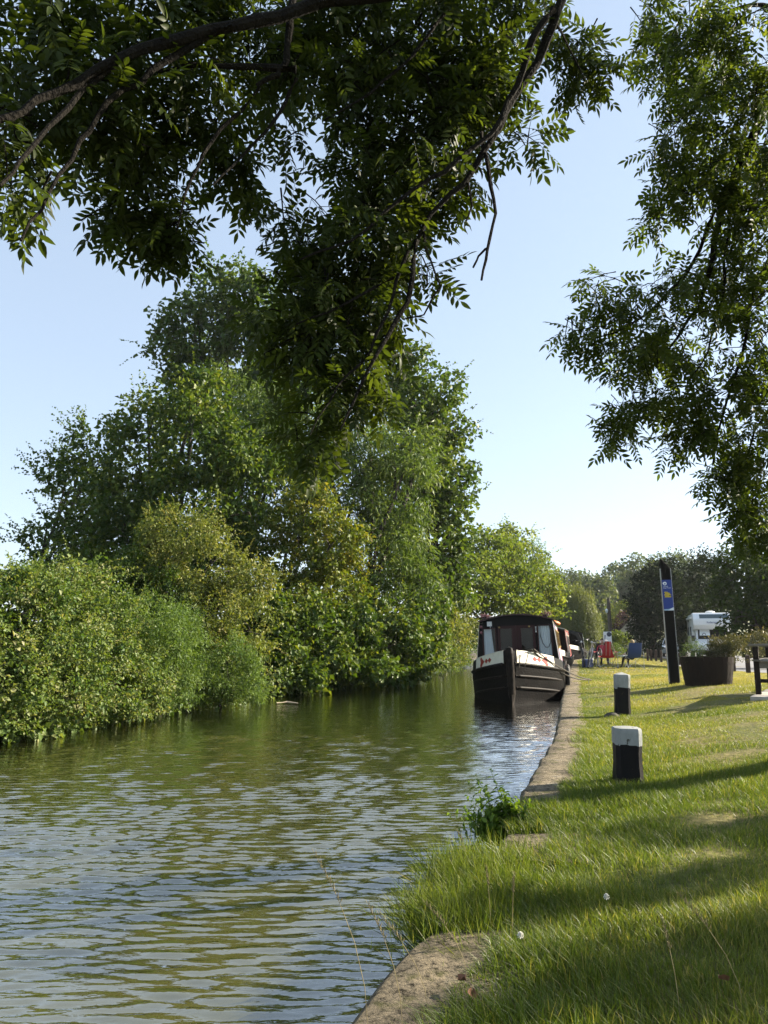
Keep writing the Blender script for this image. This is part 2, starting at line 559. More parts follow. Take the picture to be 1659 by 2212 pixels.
M['steel'] = solid('steel tube', (.42, .43, .44), .35, (.36, .37, .38), 20, metal=.8)
M['tyre'] = solid('black rubber', (.012, .012, .012), .7)
M['plastic_black'] = solid('black plastic', (.016, .016, .017), .5)
M['plastic_white'] = solid('white plastic', (.75, .75, .74), .4, (.7, .7, .69), 6)
M['plastic_orange'] = solid('orange plastic', (.65, .18, .03), .5)
M['flower_red'] = solid('pink red flowers', (.2, .05, .07), .7, (.2, .12, .12), 40)
M['panel_blue'] = solid('blue side panel', (.06, .09, .22), .4)
M['panel_red'] = solid('red side panel', (.28, .035, .03), .4)
M['panel_green'] = solid('dark green panel', (.02, .06, .035), .4)
M['canvas'] = solid('black canvas hood', (.02, .02, .021), .85, (.03, .03, .032), 10, .3)
M['fabric_red'] = solid('red chair fabric', (.42, .018, .02), .8, (.34, .014, .018), 30, .3, 150)
M['fabric_blue'] = solid('blue chair fabric', (.016, .045, .15), .8, (.012, .035, .12), 30, .3, 150)
M['strap_grey'] = solid('grey strap', (.4, .36, .34), .8)
M['van_white'] = solid('white motorhome body', (.78, .79, .80), .35, (.74, .75, .77), 3, coat=.2)
M['van_grey'] = solid('grey trim', (.25, .26, .28), .5)
M['car_silver'] = solid('silver blue car paint', (.42, .47, .54), .35, (.40, .45, .52), 3, metal=.3, coat=.4)
M['lamp_glass'] = solid('headlamp glass', (.7, .72, .75), .15)
M['letter_blue'] = solid('blue lettering', (.03, .05, .2), .5)
M['bin_dark'] = solid('dark bin plastic', (.018, .022, .024), .5)
M['bin_lid'] = solid('grey blue bin lid', (.10, .12, .15), .5)
M['stone'] = solid('pale cottage render', (.42, .39, .34), .9, (.34, .31, .27), 2, .4, 20)
M['roof_tile'] = solid('brown roof tile', (.09, .06, .045), .9, (.06, .045, .035), 6, .4, 20)
M['pole'] = solid('utility pole timber', (.12, .095, .075), .85, (.08, .065, .05), 8, .4, 30, stretch=(1, 1, .1))
M['skin'] = solid('skin', (.5, .29, .2), .6, (.46, .26, .18), 6)
M['hair_fair'] = solid('fair hair', (.42, .31, .16), .7, (.3, .21, .1), 40, .6, 90)
M['hair_dark'] = solid('dark hair', (.03, .022, .016), .7)
M['cloth_black'] = solid('black clothing', (.014, .014, .016), .85)
M['cloth_grey'] = solid('grey blue shirt', (.14, .18, .24), .85)
M['cloth_red'] = solid('red top', (.45, .03, .06), .85)
M['dead_leaf'] = solid('dead leaf', (.2, .085, .04), .8, (.13, .06, .03), 40)
M['clover'] = solid('clover flower', (.7, .68, .6), .8)
M['drift'] = solid('driftwood', (.45, .38, .28), .9)

# ------------------------------------------------------------------ setting: water, banks, ground
def xleft(y):
    return np.interp(y, [-8, 9.2, 10.1, 11.1, 13.5, 14.8, 16.9, 20, 22.5, 30.5, 38.8, 60, 100, 400],
                     [-10.3, -5.6, -5.3, -4.8, -4.5, -3.7, -3.4, -2.3, -.9, .6, 2.4, 8.0, 23, 203])

# water: one displaced sheet, finer where the ripples are near
def make_water():
    ys = [-4.0, -1.0, .5]
    y = 1.4
    while y < 34:
        ys.append(y); y += max(.012, y * .0027)
    while y < 420:
        ys.append(y); y *= 1.06
    ys = np.array(ys)
    nx = 230
    t = np.linspace(0, 1, nx)
    rows = []
    X = np.zeros((len(ys), nx)); Y = np.zeros_like(X)
    for i, yy in enumerate(ys):
        x1 = float(xedge(yy)) + .6
        x0 = min(-3.0 - .62 * max(yy, 0), x1 - 8) if yy < 34 else x1 - 34
        X[i] = x0 + (x1 - x0) * t
        Y[i] = yy
    P = np.stack([X, Y], -1)
    Zs = np.zeros_like(X)
    r = np.random.default_rng(5)
    # wind ripples running mostly along the canal: long crests across it
    comps = []
    for k in range(22):
        lam = .045 * (.125 / .045) ** r.uniform(0, 1)
        a = R(87 + r.normal() * 12)
        comps.append((2 * math.pi / lam, a, r.uniform(0, 6.28), .0165 * lam))
    gust = np.clip(.75 + .4 * noise(P.reshape(-1, 2), 2.6, 3).reshape(X.shape), .25, 1.4)
    gust *= .45 + .55 * sm((X - xleft(Y) - .6) / 2.5)
    for i, (kk, a, ph, amp) in enumerate(comps):
        wx = noise(P.reshape(-1, 2), .9, i, 5).reshape(X.shape)
        en = np.clip(.55 + .75 * noise(P.reshape(-1, 2) * np.array([1.0, 1.8]), .36, i + 11, 5).reshape(X.shape), 0, 2)
        q = (X * math.cos(a) + Y * math.sin(a)) * kk + ph + wx * 1.3
        lamk = 2 * math.pi / kk
        cut = np.clip(1.8 - .0027 * 4.0 * Y / lamk, 0, 1)              # only waves the sheet resolves
        Zs += amp * (np.sin(q) + .2 * np.sin(2 * q + .6)) * cut * en
    Zs *= gust
    V = np.stack([X, Y, Zs], -1).reshape(-1, 3)
    n0 = len(ys)
    idx = np.arange(n0 * nx).reshape(n0, nx)
    q = np.stack([idx[:-1, :-1], idx[:-1, 1:], idx[1:, 1:], idx[1:, :-1]], -1).reshape(-1, 4)
    o = fast_mesh('canal_water', V, q.ravel(), np.full(len(q), 4), M['water'], smooth=True)
    tag(o, 'rippled olive green canal water between hedged bank and towpath', kind='structure')
make_water()

# towpath bank: a turf sheet from the wall to far beyond the road
def make_bank():
    ys = np.concatenate([np.arange(-6, 24, .25), np.arange(24, 70, 1.0), np.arange(70, 420, 10.0)])
    ss = np.concatenate([np.arange(.03, 6, .2), np.arange(6, 26, 1.0), np.arange(26, 560, 25.0)])
    X = np.zeros((len(ys), len(ss))); Y = np.zeros_like(X)
    for i, yy in enumerate(ys):
        X[i] = xedge(yy) + ss; Y[i] = yy
    Zs = terr(X, Y) - .012 + .018 * noise(np.stack([X, Y], -1).reshape(-1, 2), .9, 4).reshape(X.shape) * np.clip((X - xedge(Y)) * 2, 0, 1)
    V = np.stack([X, Y, Zs], -1).reshape(-1, 3)
    a, b = X.shape
    idx = np.arange(a * b).reshape(a, b)
    q = np.stack([idx[:-1, :-1], idx[:-1, 1:], idx[1:, 1:], idx[1:, :-1]], -1).reshape(-1, 4)
    o = fast_mesh('towpath_ground', V, q.ravel(), np.full(len(q), 4), M['turf'], smooth=True)
    tag(o, 'grassy towpath ground beside the canal', kind='structure')
make_bank()

def make_left():
    ys = np.concatenate([np.arange(-8, 60, 1.0), np.arange(60, 420, 12.0)])
    ss = np.array([0, .15, .5, 1.2, 3, 8, 20, 60, 200, 600.0])
    hz = np.array([-.4, .02, .16, .3, .4, .5, .6, .6, .6, .6])
    X = np.zeros((len(ys), len(ss))); Y = np.zeros_like(X); Zs = np.zeros_like(X)
    for i, yy in enumerate(ys):
        X[i] = xleft(yy) - ss; Y[i] = yy; Zs[i] = hz
    V = np.stack([X, Y, Zs], -1).reshape(-1, 3)
    a, b = X.shape
    idx = np.arange(a * b).reshape(a, b)
    q = np.stack([idx[:-1, :-1], idx[1:, :-1], idx[1:, 1:], idx[:-1, 1:]], -1).reshape(-1, 4)
    o = fast_mesh('far_bank_ground', V, q.ravel(), np.full(len(q), 4), M['earth'], smooth=True)
    tag(o, 'earth bank under the trees across the water', kind='structure')
make_left()
# land to the horizon
mb = MB()
mb.grid([[(-1500, 395, .1), (1500, 395, .1)], [(-1500, 2600, .1), (1500, 2600, .1)]])
tag(mb.build('far_ground', M['field']), 'distant field behind the trees', kind='structure')

# canal wall with coping slabs
wall = empty('canal_wall', (0, 0, 0), 0, 'low concrete canal wall with pale coping slabs along the towpath', 'canal wall')
def wall_face():
    mb = MB()
    ys = list(np.arange(-6, 60, .5)) + list(np.arange(60, 200, 5.0))
    rows = []
    for yy in ys:
        x = float(xedge(yy))
        rows.append([(x + .015 + .012 * math.sin(yy * 3), yy, -.6), (x + .02 + .01 * math.sin(yy * 5 + 1), yy, .0), (x + .03, yy, .14)])
    mb.grid(rows)
    mb.build('wall_face', M['wall_wet'], wall)
wall_face()
rc = random.Random(4)
def coping(y0, y1, w0=.36, z=.255, h=.14):
    """one slab with worn, uneven edges"""
    n = max(4, int((y1 - y0) / .12))
    rows = []
    for i in range(n + 1):
        yy = y0 + (y1 - y0) * i / n
        x = float(xedge(yy))
        j = rc.uniform(-.008, .008) + .008 * math.sin(yy * 9)
        dz = rc.uniform(-.005, .005)
        rows.append([(x + j + .02, yy, z - h), (x + j - .006, yy, z - .055), (x + j + .004, yy, z - .022 + dz), (x + j + .03, yy, z + dz - .004),
                     (x + .12, yy, z + rc.uniform(-.004, .004)), (x + w0 * .7, yy, z + rc.uniform(-.003, .004)), (x + w0, yy, z - .01)])
    mb = MB()
    mb.grid(rows)
    m = len(rows[0])
    mb.f.append(tuple(range(m)))
    mb.f.append(tuple(n * m + k for k in range(m - 1, -1, -1)))
    return mb.build('coping_slab', M['concrete'], wall, smooth=True)
coping(-1.2, 1.35); coping(1.36, 2.86, .42)
coping(3.70, 4.22, .5)
y = 4.92
while y < 44:
    l = rc.uniform(1.5, 2.2)
    coping(y, y + l - .012, .36 + rc.uniform(-.02, .02), .255 + rc.uniform(-.004, .004))
    y += l

# tarmac lane behind the kerb posts
def make_road():
    ys = np.concatenate([np.arange(6, 70, 1.0), np.arange(70, 200, 8.0)])
    s0 = np.interp(ys, [6, 18.7, 26, 34, 60, 200], [5.6, 5.4, 5.3, 5.3, 5.3, 6])
    s1 = np.interp(ys, [6, 30, 45, 60, 200], [11, 9, 12, 12, 12])
    ss = np.linspace(0, 1, 12)
    X = np.zeros((len(ys), 12)); Y = np.zeros_like(X)
    for i, yy in enumerate(ys):
        X[i] = xedge(yy) + s0[i] + (s1[i] - s0[i]) * ss; Y[i] = yy
    Zs = terr(X, Y) + .012
    V = np.stack([X, Y, Zs], -1).reshape(-1, 3)
    a, b = X.shape
    idx = np.arange(a * b).reshape(a, b)
    q = np.stack([idx[:-1, :-1], idx[:-1, 1:], idx[1:, 1:], idx[1:, :-1]], -1).reshape(-1, 4)
    o = fast_mesh('road', V, q.ravel(), np.full(len(q), 4), M['tarmac'], smooth=True)
    tag(o, 'grey tarmac lane behind the wooden kerb posts', kind='structure')
make_road()

# wooded hillside at the end of the canal
def make_hill():
    mb = MB()
    rows = []
    for i in range(16):
        yy = 170 + i * 18
        rows.append([(xx, yy, .0 + 13 * math.exp(-((xx - 130) / 75) ** 2) * sm(np.array((yy - 170) / 130.0)).item() + 5 * sm(np.array((yy - 170) / 130.0)).item()) for xx in range(-160, 330, 20)])
    mb.grid(rows)
    tag(mb.build('hill', M['field'], smooth=True), 'low wooded hill behind the far trees', kind='structure')
make_hill()

# ------------------------------------------------------------------ trees and shrubs
def leaf_mesh(name, P, A, Nn, Ln, Wd, tint, m, parent, fold=.18):
    """one folded four-point leaf per entry"""
    A = unit(A)
    side = unit(np.cross(A, Nn))
    up = np.cross(side, A)
    Ln = Ln[:, None]; Wd = Wd[:, None]
    tip = P + A * Ln - up * Wd * .22
    mid = P + A * Ln * .45 + up * Wd * .08
    l = mid + side * Wd / 2 + up * Wd * fold
    r = mid - side * Wd / 2 + up * Wd * fold
    n = len(P)
    V = np.stack([P, l, tip, r], 1).reshape(-1, 3)
    b = np.arange(n)[:, None] * 4
    F = np.concatenate([b + np.array([0, 2, 1]), b + np.array([0, 3, 2])], 1).reshape(-1)
    o = fast_mesh(name, V, F, np.full(2 * n, 3), m, parent, np.repeat(tint, 2))
    return o

def crown_points(lobes, bough, dens, per, g, flat=.75, shell=(.72, 1.02), fill=.25, wob=.18):
    """leaf clusters spread over bumpy lobes; returns leaf positions and the cluster centre of each"""
    cs, rad = [], []
    for c, rr in lobes:
        c = np.array(c); rr = np.array(rr)
        area = 4 * math.pi * ((rr[0] * rr[1]) ** 1.6 / 3 + (rr[0] * rr[2]) ** 1.6 / 3 + (rr[1] * rr[2]) ** 1.6 / 3) ** (1 / 1.6)
        n = max(6, int(area * dens / (bough * bough)))
        d = unit(g.normal(size=(n, 3)))
        f = np.where(g.random(n) < fill, g.uniform(.3, .75, n), g.uniform(*shell, n))
        f = f * (1 + wob * noise(d * rr.mean() + c, rr.mean() * .55, 7) + .13 * noise(d * rr.mean() + c, bough * 2.2, 21))
        p = c + d * rr * f[:, None]
        keep = np.ones(n, bool)
        for c2, r2 in lobes:
            q = (p - np.array(c2)) / np.array(r2)
            keep &= ~((q * q).sum(1) < .45) | (g.random(n) < .2)
        cs.append(p[keep]); rad.append(bough * g.uniform(.6, 1.3, keep.sum()))
    cs = np.concatenate(cs); rad = np.concatenate(rad)
    kp = noise(cs, bough * 3.2, 13) > -.62
    cs, rad = cs[kp], rad[kp]
    k = np.maximum(3, (per * (rad / bough) ** 2 * g.uniform(.7, 1.3, len(cs))).astype(int))
    i = np.repeat(np.arange(len(cs)), k)
    d = unit(g.normal(size=(len(i), 3)))
    u = g.random(len(i)) ** .45
    P = cs[i] + d * np.array([1, 1, flat]) * (u * rad[i])[:, None]
    return P, cs, i, d

def crown(parent, lobes, bough, dens, per, L, Wr, m, seed, droop=.3, upw=.9, minz=.15, name='crown', tshift=0.0, shoots=0, slen=.5, **kw):
    g = np.random.default_rng(seed)
    P, cs, i, d = crown_points(lobes, bough, dens, per, g, **kw)
    ok = P[:, 2] > minz
    P, i, d = P[ok], i[ok], d[ok]
    n = len(P)
    A = d * .9 + g.normal(size=(n, 3)) * .55 + np.array([0, 0, -droop])
    Nn = g.normal(size=(n, 3)) * .5 + d * .45 + np.array([0, 0, upw])
    Ln = L * g.uniform(.55, 1.4, n)
    ct = g.normal(size=len(cs)) * .2
    tint = np.clip(.42 + tshift + ct[i] + g.normal(size=n) * .14, 0, 1)
    if shoots:
        # ragged outer shoots with leaves along them
        k = g.integers(0, len(cs), shoots)
        cen = np.array([c for c, _ in lobes])
        SP, SA, SN, SL, ST = [], [], [], [], []
        for j in k:
            q = cs[j]
            near = cen[np.argmin(((cen - q) ** 2).sum(1))]
            d = unit(unit(q - near) * .8 + np.array([0, 0, .55 - droop * .5]) + g.normal(size=3) * .3)
            ln = slen * g.uniform(.4, 1.2)
            nl = max(4, int(ln / (L * .38)))
            tt = np.linspace(.15, 1, nl)[:, None]
            p = q + d * tt * (ln + bough * .7) + np.array([0, 0, -1]) * tt ** 2 * ln * .25
            SP.append(p); SA.append(d * .5 + g.normal(size=(nl, 3)) * .6 + np.array([0, 0, -droop * .4])); SN.append(g.normal(size=(nl, 3)) * .5 + np.array([0, 0, .8]))
            SL.append(L * g.uniform(.6, 1.1, nl) * (1.1 - .5 * tt[:, 0])); ST.append(np.clip(.55 + tshift + g.normal() * .15 + g.normal(size=nl) * .1, 0, 1))
        P = np.concatenate([P] + SP); A = np.concatenate([A] + SA); Nn = np.concatenate([Nn] + SN); Ln = np.concatenate([Ln] + SL); tint = np.concatenate([tint] + ST)
        ok = P[:, 2] > minz
        P, A, Nn, Ln, tint = P[ok], A[ok], Nn[ok], Ln[ok], tint[ok]
        n = len(P)
    o = leaf_mesh(name, P, A, Nn, Ln, Ln * Wr * g.uniform(.8, 1.15, n), tint, m, parent)
    tag(o, kind='stuff')
    return n

def trunk(parent, base, lobes, r0, seed, m=None, split=.45, name='trunk', twigs=2):
    g = random.Random(seed)
    mb = MB()
    b = Vector(base)
    tops = [Vector(c) for c, _ in lobes]
    cen = sum(tops, Vector()) / len(tops)
    fork = b.lerp(cen, split)
    fork.x = b.x * .7 + cen.x * .3; fork.y = b.y * .7 + cen.y * .3
    mb.tube([b - Vector((0, 0, .2)), b + (fork - b) * .15 + Vector((g.uniform(-.05, .05), 0, 0)), b.lerp(fork, .6) + Vector((g.uniform(-.1, .1), g.uniform(-.1, .1), 0)), fork],
            [r0 * 1.35, r0 * 1.05, r0 * .92, r0 * .8], 8)
    for t, (c, rr) in zip(tops, lobes):
        a = b.lerp(fork, g.uniform(.7, 1.0))
        mid = a.lerp(t, .5) + Vector((g.uniform(-.25, .25), g.uniform(-.25, .25), g.uniform(-.1, .3))) * min(1, (t - a).length * .3)
        mb.tube([a, mid, t], [r0 * .5, r0 * .34, r0 * .16], 6)
        for _ in range(twigs):
            d = Vector((g.gauss(0, 1), g.gauss(0, 1), g.gauss(.4, .7))).normalized()
            e = t + Vector((d.x * rr[0], d.y * rr[1], d.z * rr[2])) * .85
            mb.tube([mid.lerp(t, g.uniform(.3, 1)), t.lerp(e, .5) + Vector((0, 0, .05)), e], [r0 * .2, r0 * .13, r0 * .05], 5)
    return mb.build(name, m or M['bark'], parent, smooth=True)

NL = [0]
def tree(name, label, base, lobes, r0, bough, dens, per, L, Wr, m, seed, cat='tree', group=None, **kw):
    base = tuple(base)
    root = empty(name, base, 0, label, cat, group)
    off = np.array(base)
    loc = [(tuple(np.array(c) - off), rr) for c, rr in lobes]
    trunk(root, (0, 0, 0), loc, r0, seed, name='trunk' if cat == 'tree' else 'stem')
    n = crown(root, loc, bough, dens, per, L, Wr, m, seed, minz=.1 - base[2] if cat != 'tree' else .5, name='crown' if cat == 'tree' else 'foliage', **kw)
    NL[0] += n
    return root

TG = 'trees along the far bank'
SG = 'shrubs along the far water edge'
tree('maple_tree', 'dark lobed tree at the far left with thin outer twigs against the sky', (-13.3, 28, .5),
     [((-12.37, 28.00, 4.92), (0.76, 0.80, 0.84)), ((-11.65, 28.00, 6.73), (0.84, 1.01, 1.18)), ((-10.79, 28.00, 8.05), (1.01, 0.97, 0.93)), ((-11.94, 28.00, 3.65), (1.01, 1.01, 1.01)), ((-10.90, 28.00, 5.69), (1.18, 1.35, 1.51))], .2, .5, .75, 30, .17, .85, M['leaf_maple'], 1, shoots=260, slen=1.1, group=TG, wob=.3, shell=(.7, 1.15), fill=.2)
tree('hazel_tree', 'broad dark hazel tree with round yellow green leaves at its tips behind the hawthorn', (-7.5, 24.2, .5),
     [((-8.15, 25.00, 7.09), (1.20, 1.43, 1.65)), ((-6.16, 24.00, 7.61), (1.30, 1.51, 1.73)), ((-6.56, 24.00, 4.91), (2.02, 1.95, 1.88)), ((-8.80, 25.00, 4.91), (1.50, 1.65, 1.80)), ((-4.54, 24.00, 5.80), (1.30, 1.66, 2.02)), ((-7.93, 25.00, 8.68), (0.75, 0.75, 0.75)), ((-6.07, 24.00, 9.00), (0.58, 0.72, 0.87)), ((-4.89, 24.00, 7.46), (0.65, 0.83, 1.01)), ((-8.63, 24.00, 3.02), (1.59, 1.51, 1.44)), ((-5.06, 24.00, 3.88), (1.59, 1.59, 1.59))],
     .22, .42, .8, 30, .16, .85, M['leaf_hazel'], 2, shoots=420, slen=.9, group=TG, wob=.22)
tree('sycamore_tree', 'tallest sycamore tree rising behind the others with its top against the sky', (-7.0, 36.5, .5),
     [((-9.35, 36.00, 16.21), (1.73, 1.73, 1.73)), ((-8.04, 36.00, 18.15), (1.41, 1.46, 1.51)), ((-10.57, 36.00, 15.61), (0.82, 0.84, 0.87)), ((-6.66, 36.00, 18.15), (1.30, 1.41, 1.51)), ((-6.13, 36.00, 15.25), (1.95, 2.06, 2.16)), ((-9.35, 36.00, 13.59), (1.08, 1.03, 0.97)), ((-4.75, 36.00, 14.77), (1.95, 2.16, 2.38)), ((-7.38, 36.00, 11.96), (2.60, 2.60, 2.60)), ((-4.24, 36.00, 11.49), (2.38, 2.70, 3.03))],
     .35, .6, .8, 34, .24, .9, M['leaf_maple'], 3, shoots=300, slen=1.2, group=TG, wob=.22, tshift=.08)
tree('feathery_ash_tree', 'grey green feathery ash tree between the hazel and the tall sycamore', (-5.3, 29.5, .5),
     [((-6.43, 29.00, 10.81), (0.96, 1.00, 1.05)), ((-5.22, 29.00, 9.87), (1.39, 1.48, 1.57)), ((-4.11, 29.00, 8.57), (1.22, 1.39, 1.57)), ((-4.79, 29.00, 7.29), (1.57, 1.66, 1.74))], .22, .45, .9, 46, .2, .3, M['leaf_feather'], 4, shoots=150, slen=.8, group=TG, droop=.5)
tree('pale_ash_tree', 'large pale ash tree with hanging feathery leaves in the middle of the far bank', (-.6, 27.2, .5),
     [((-0.49, 27.00, 8.24), (1.62, 1.42, 1.22)), ((-1.64, 27.00, 6.37), (1.62, 1.70, 1.78)), ((0.50, 27.00, 6.54), (1.38, 1.66, 1.95)), ((1.28, 27.50, 8.02), (0.74, 0.95, 1.16)), ((-0.31, 26.50, 4.32), (1.91, 1.83, 1.75)), ((0.78, 26.00, 2.39), (1.09, 1.33, 1.56)), ((-1.10, 26.50, 2.73), (1.43, 1.43, 1.43)), ((-2.37, 27.50, 8.37), (1.32, 1.32, 1.32))],
     .3, .48, .9, 50, .2, .3, M['leaf_feather'], 5, shoots=300, slen=.8, group=TG, droop=.6, tshift=.05)
tree('field_maple', 'yellowing field maple with layered golden sprays below the pale ash tree', (-3.0, 23.2, .45),
     [((-2.31, 23.00, 5.25), (0.83, 0.79, 0.76)), ((-1.52, 23.00, 4.19), (0.97, 0.97, 0.97)), ((-2.49, 23.00, 3.77), (0.90, 1.00, 1.11)), ((-1.68, 22.50, 2.50), (1.15, 1.12, 1.08)), ((-2.90, 23.30, 4.80), (0.63, 0.74, 0.84)), ((-2.55, 22.50, 2.23), (0.81, 0.88, 0.95))], .16, .3, .85, 30, .12, .75, M['leaf_yellow'], 6, shoots=160, slen=.6, group=TG, flat=.4, wob=.22)
tree('green_sycamore', 'bright green sycamore at the right end of the tall trees, edged by sky', (2.1, 31.6, .5),
     [((1.08, 31.00, 12.69), (1.12, 1.07, 1.02)), ((2.04, 31.00, 11.27), (1.30, 1.26, 1.21)), ((2.74, 31.00, 9.97), (0.84, 0.88, 0.93)), ((2.39, 31.00, 8.10), (1.21, 1.40, 1.58)), ((2.84, 31.00, 6.46), (0.78, 0.95, 1.12)), ((1.88, 31.00, 5.03), (1.68, 1.77, 1.86)), ((1.36, 31.00, 10.47), (1.68, 1.77, 1.86)), ((2.43, 31.00, 3.53), (1.12, 1.30, 1.49)), ((0.99, 32.00, 7.12), (1.73, 2.21, 2.69))],
     .32, .5, .85, 34, .2, .9, M['leaf_maple'], 7, shoots=300, slen=.9, group=TG, wob=.22, tshift=.2)
tree('hawthorn_bush', 'sunlit yellow olive hawthorn bush with rounded top in front of the dark hazel', (-4.6, 16.8, .4),
     [((-4.29, 16.50, 3.46), (0.84, 0.69, 0.55)), ((-3.82, 16.50, 2.76), (0.79, 0.77, 0.74)), ((-3.06, 16.20, 2.63), (0.63, 0.56, 0.49)), ((-4.74, 16.60, 2.77), (0.55, 0.57, 0.60)), ((-3.52, 16.00, 1.76), (0.82, 0.82, 0.82)), ((-2.72, 16.20, 2.39), (0.34, 0.39, 0.44)), ((-5.00, 16.50, 3.56), (0.25, 0.25, 0.25)), ((-2.75, 16.00, 1.47), (0.53, 0.60, 0.67))],
     .1, .2, .9, 34, .062, .7, M['leaf_hawthorn'], 8, 'shrub', SG, shoots=420, slen=.5, wob=.25)
tree('leafy_bush', 'small dark leafy bush between the bramble hedge and the hawthorn', (-4.9, 16.2, .4),
     [((-5.31, 16.20, 2.78), (0.44, 0.39, 0.34)), ((-4.72, 15.80, 2.03), (0.76, 0.66, 0.57)), ((-4.32, 15.50, 1.29), (0.65, 0.65, 0.65)), ((-5.65, 16.00, 2.23), (0.67, 0.62, 0.58))], .06, .2, .85, 26, .085, .75, M['leaf_hazel'], 9, 'shrub', SG, shoots=200, slen=.5)
tree('bramble_hedge', 'pale green bramble thicket with brown dead flowers at the left edge', (-6.0, 10.6, .3),
     [((-5.24, 11.00, 1.60), (0.86, 0.76, 0.66)), ((-4.88, 12.00, 1.91), (0.65, 0.59, 0.54)), ((-4.82, 9.90, 0.70), (0.59, 0.59, 0.59)), ((-4.44, 10.80, 0.71), (0.71, 0.70, 0.68)), ((-4.49, 12.60, 1.50), (0.72, 0.68, 0.64)), ((-4.12, 11.90, 0.59), (0.64, 0.61, 0.57)), ((-5.79, 10.20, 1.15), (0.74, 0.86, 0.98)), ((-4.76, 12.00, 2.27), (0.22, 0.23, 0.25)), ((-4.93, 9.50, 0.34), (0.46, 0.40, 0.34)), ((-5.31, 11.50, 2.13), (0.41, 0.35, 0.28)), ((-3.81, 12.50, 0.48), (0.38, 0.41, 0.45))],
     .05, .17, 1.0, 36, .06, .7, M['leaf_bramble'], 10, 'shrub', SG, shoots=900, slen=.45, wob=.22, droop=.1)
tree('willowherb_clump', 'tall fresh green willowherb clump with narrow leaves beside the bramble hedge', (-3.9, 13.8, .25),
     [((-3.87, 13.10, 1.05), (0.55, 0.71, 0.87)), ((-3.59, 13.80, 1.12), (0.37, 0.56, 0.75)), ((-3.50, 13.00, 0.45), (0.47, 0.41, 0.35)), ((-4.18, 13.30, 1.36), (0.36, 0.46, 0.56))], .03, .15, 1.0, 46, .075, .24, M['leaf_herb'], 11, 'plant', SG, shoots=260, slen=.4, droop=0)
tree('willowherb_clump', 'low green willowherb clump leaning over the water under the hawthorn', (-3.1, 15.0, .2),
     [((-2.89, 14.90, 0.63), (0.54, 0.58, 0.63)), ((-2.45, 14.70, 0.35), (0.25, 0.29, 0.34)), ((-3.25, 14.60, 0.44), (0.35, 0.39, 0.44))], .03, .15, 1.0, 46, .075, .26, M['leaf_herb'], 12, 'plant', SG, shoots=200, slen=.35, droop=.1)
tree('hazel_bush', 'large leaved hazel bush hanging low over the water below the field maple', (-1.9, 19.3, .35),
     [((-2.58, 19.00, 0.85), (0.74, 0.77, 0.80)), ((-2.98, 19.30, 1.64), (0.64, 0.75, 0.87)), ((-1.93, 19.80, 1.18), (0.95, 0.95, 0.95)), ((-2.07, 18.60, 0.32), (0.61, 0.53, 0.45)), ((-1.53, 20.00, 0.60), (0.72, 0.69, 0.66))], .08, .26, .85, 28, .13, .85, M['leaf_hazel'], 13, 'shrub', SG, shoots=200, slen=.6, droop=.6)
tree('ivy_bush', 'glossy green bush trailing to the water under the pale ash tree', (-.3, 22.6, .35),
     [((-0.89, 21.50, 1.18), (0.97, 1.00, 1.03)), ((0.28, 22.80, 1.17), (1.03, 1.10, 1.16)), ((-0.36, 21.00, 0.45), (0.95, 0.73, 0.50)), ((1.10, 24.50, 1.46), (0.81, 0.96, 1.10)), ((0.68, 23.00, 0.37), (0.69, 0.59, 0.48)), ((1.62, 27.00, 2.75), (0.65, 0.89, 1.14))], .08, .28, .85, 28, .14, .85, M['leaf_hazel'], 14, 'shrub', SG, shoots=200, slen=.6, droop=.6)
tree('elder_bush', 'grey brown elder bush beside the boat bow on the far bank', (2.6, 34.0, .35),
     [((2.54, 34.00, 1.94), (0.92, 0.97, 1.02)), ((3.34, 36.00, 2.51), (0.97, 0.92, 0.87)), ((2.81, 36.00, 3.04), (0.76, 0.65, 0.54)), ((3.43, 36.00, 1.35), (0.61, 0.79, 0.97))], .07, .35, .85, 30, .13, .6, M['leaf_hawthorn'], 15, 'shrub', SG, shoots=120, slen=.6)
tree('low_bush', 'low pale bush trailing into the water left of the boat bow', (1.7, 28.0, .3),
     [((1.20, 27.00, 0.53), (0.89, 0.75, 0.62)), ((2.14, 30.00, 0.63), (0.81, 0.77, 0.72)), ((3.30, 36.00, 0.40), (0.61, 0.61, 0.61))], .05, .28, .9, 30, .1, .5, M['leaf_bramble'], 16, 'shrub', SG, shoots=120, slen=.5)
tree('lime_tree', 'sunlit lime tree above the boat cabin roof, nearest of the row', (5.7, 45.5, .5),
     [((5.30, 44.00, 4.89), (1.72, 1.72, 1.72)), ((6.13, 46.00, 6.87), (1.24, 1.24, 1.24)), ((4.74, 44.00, 3.18), (1.72, 1.65, 1.59)), ((7.31, 46.00, 4.09), (1.80, 2.14, 2.49)), ((7.11, 47.00, 6.42), (1.27, 1.48, 1.69)), ((6.04, 44.00, 2.40), (1.59, 1.45, 1.32))], .25, .6, .85, 40, .2, .8, M['leaf_lime'], 17, shoots=160, slen=.9, group=TG, flat=.5, wob=.25)
tree('lime_tree', 'sunlit lime tree with rounded right side, between the boat and the willow', (10.3, 52.5, .5),
     [((9.41, 52.00, 6.18), (1.72, 1.88, 2.03)), ((9.25, 54.00, 8.50), (0.97, 1.01, 1.04)), ((10.13, 52.00, 4.15), (1.50, 1.92, 2.34)), ((11.18, 52.00, 3.07), (0.88, 1.22, 1.56)), ((9.76, 52.00, 2.46), (1.56, 1.41, 1.25)), ((11.14, 53.00, 4.84), (0.96, 1.19, 1.43))], .25, .65, .85, 40, .22, .8, M['leaf_lime'], 18, shoots=160, slen=.9, group=TG, flat=.5, wob=.25, tshift=.1)
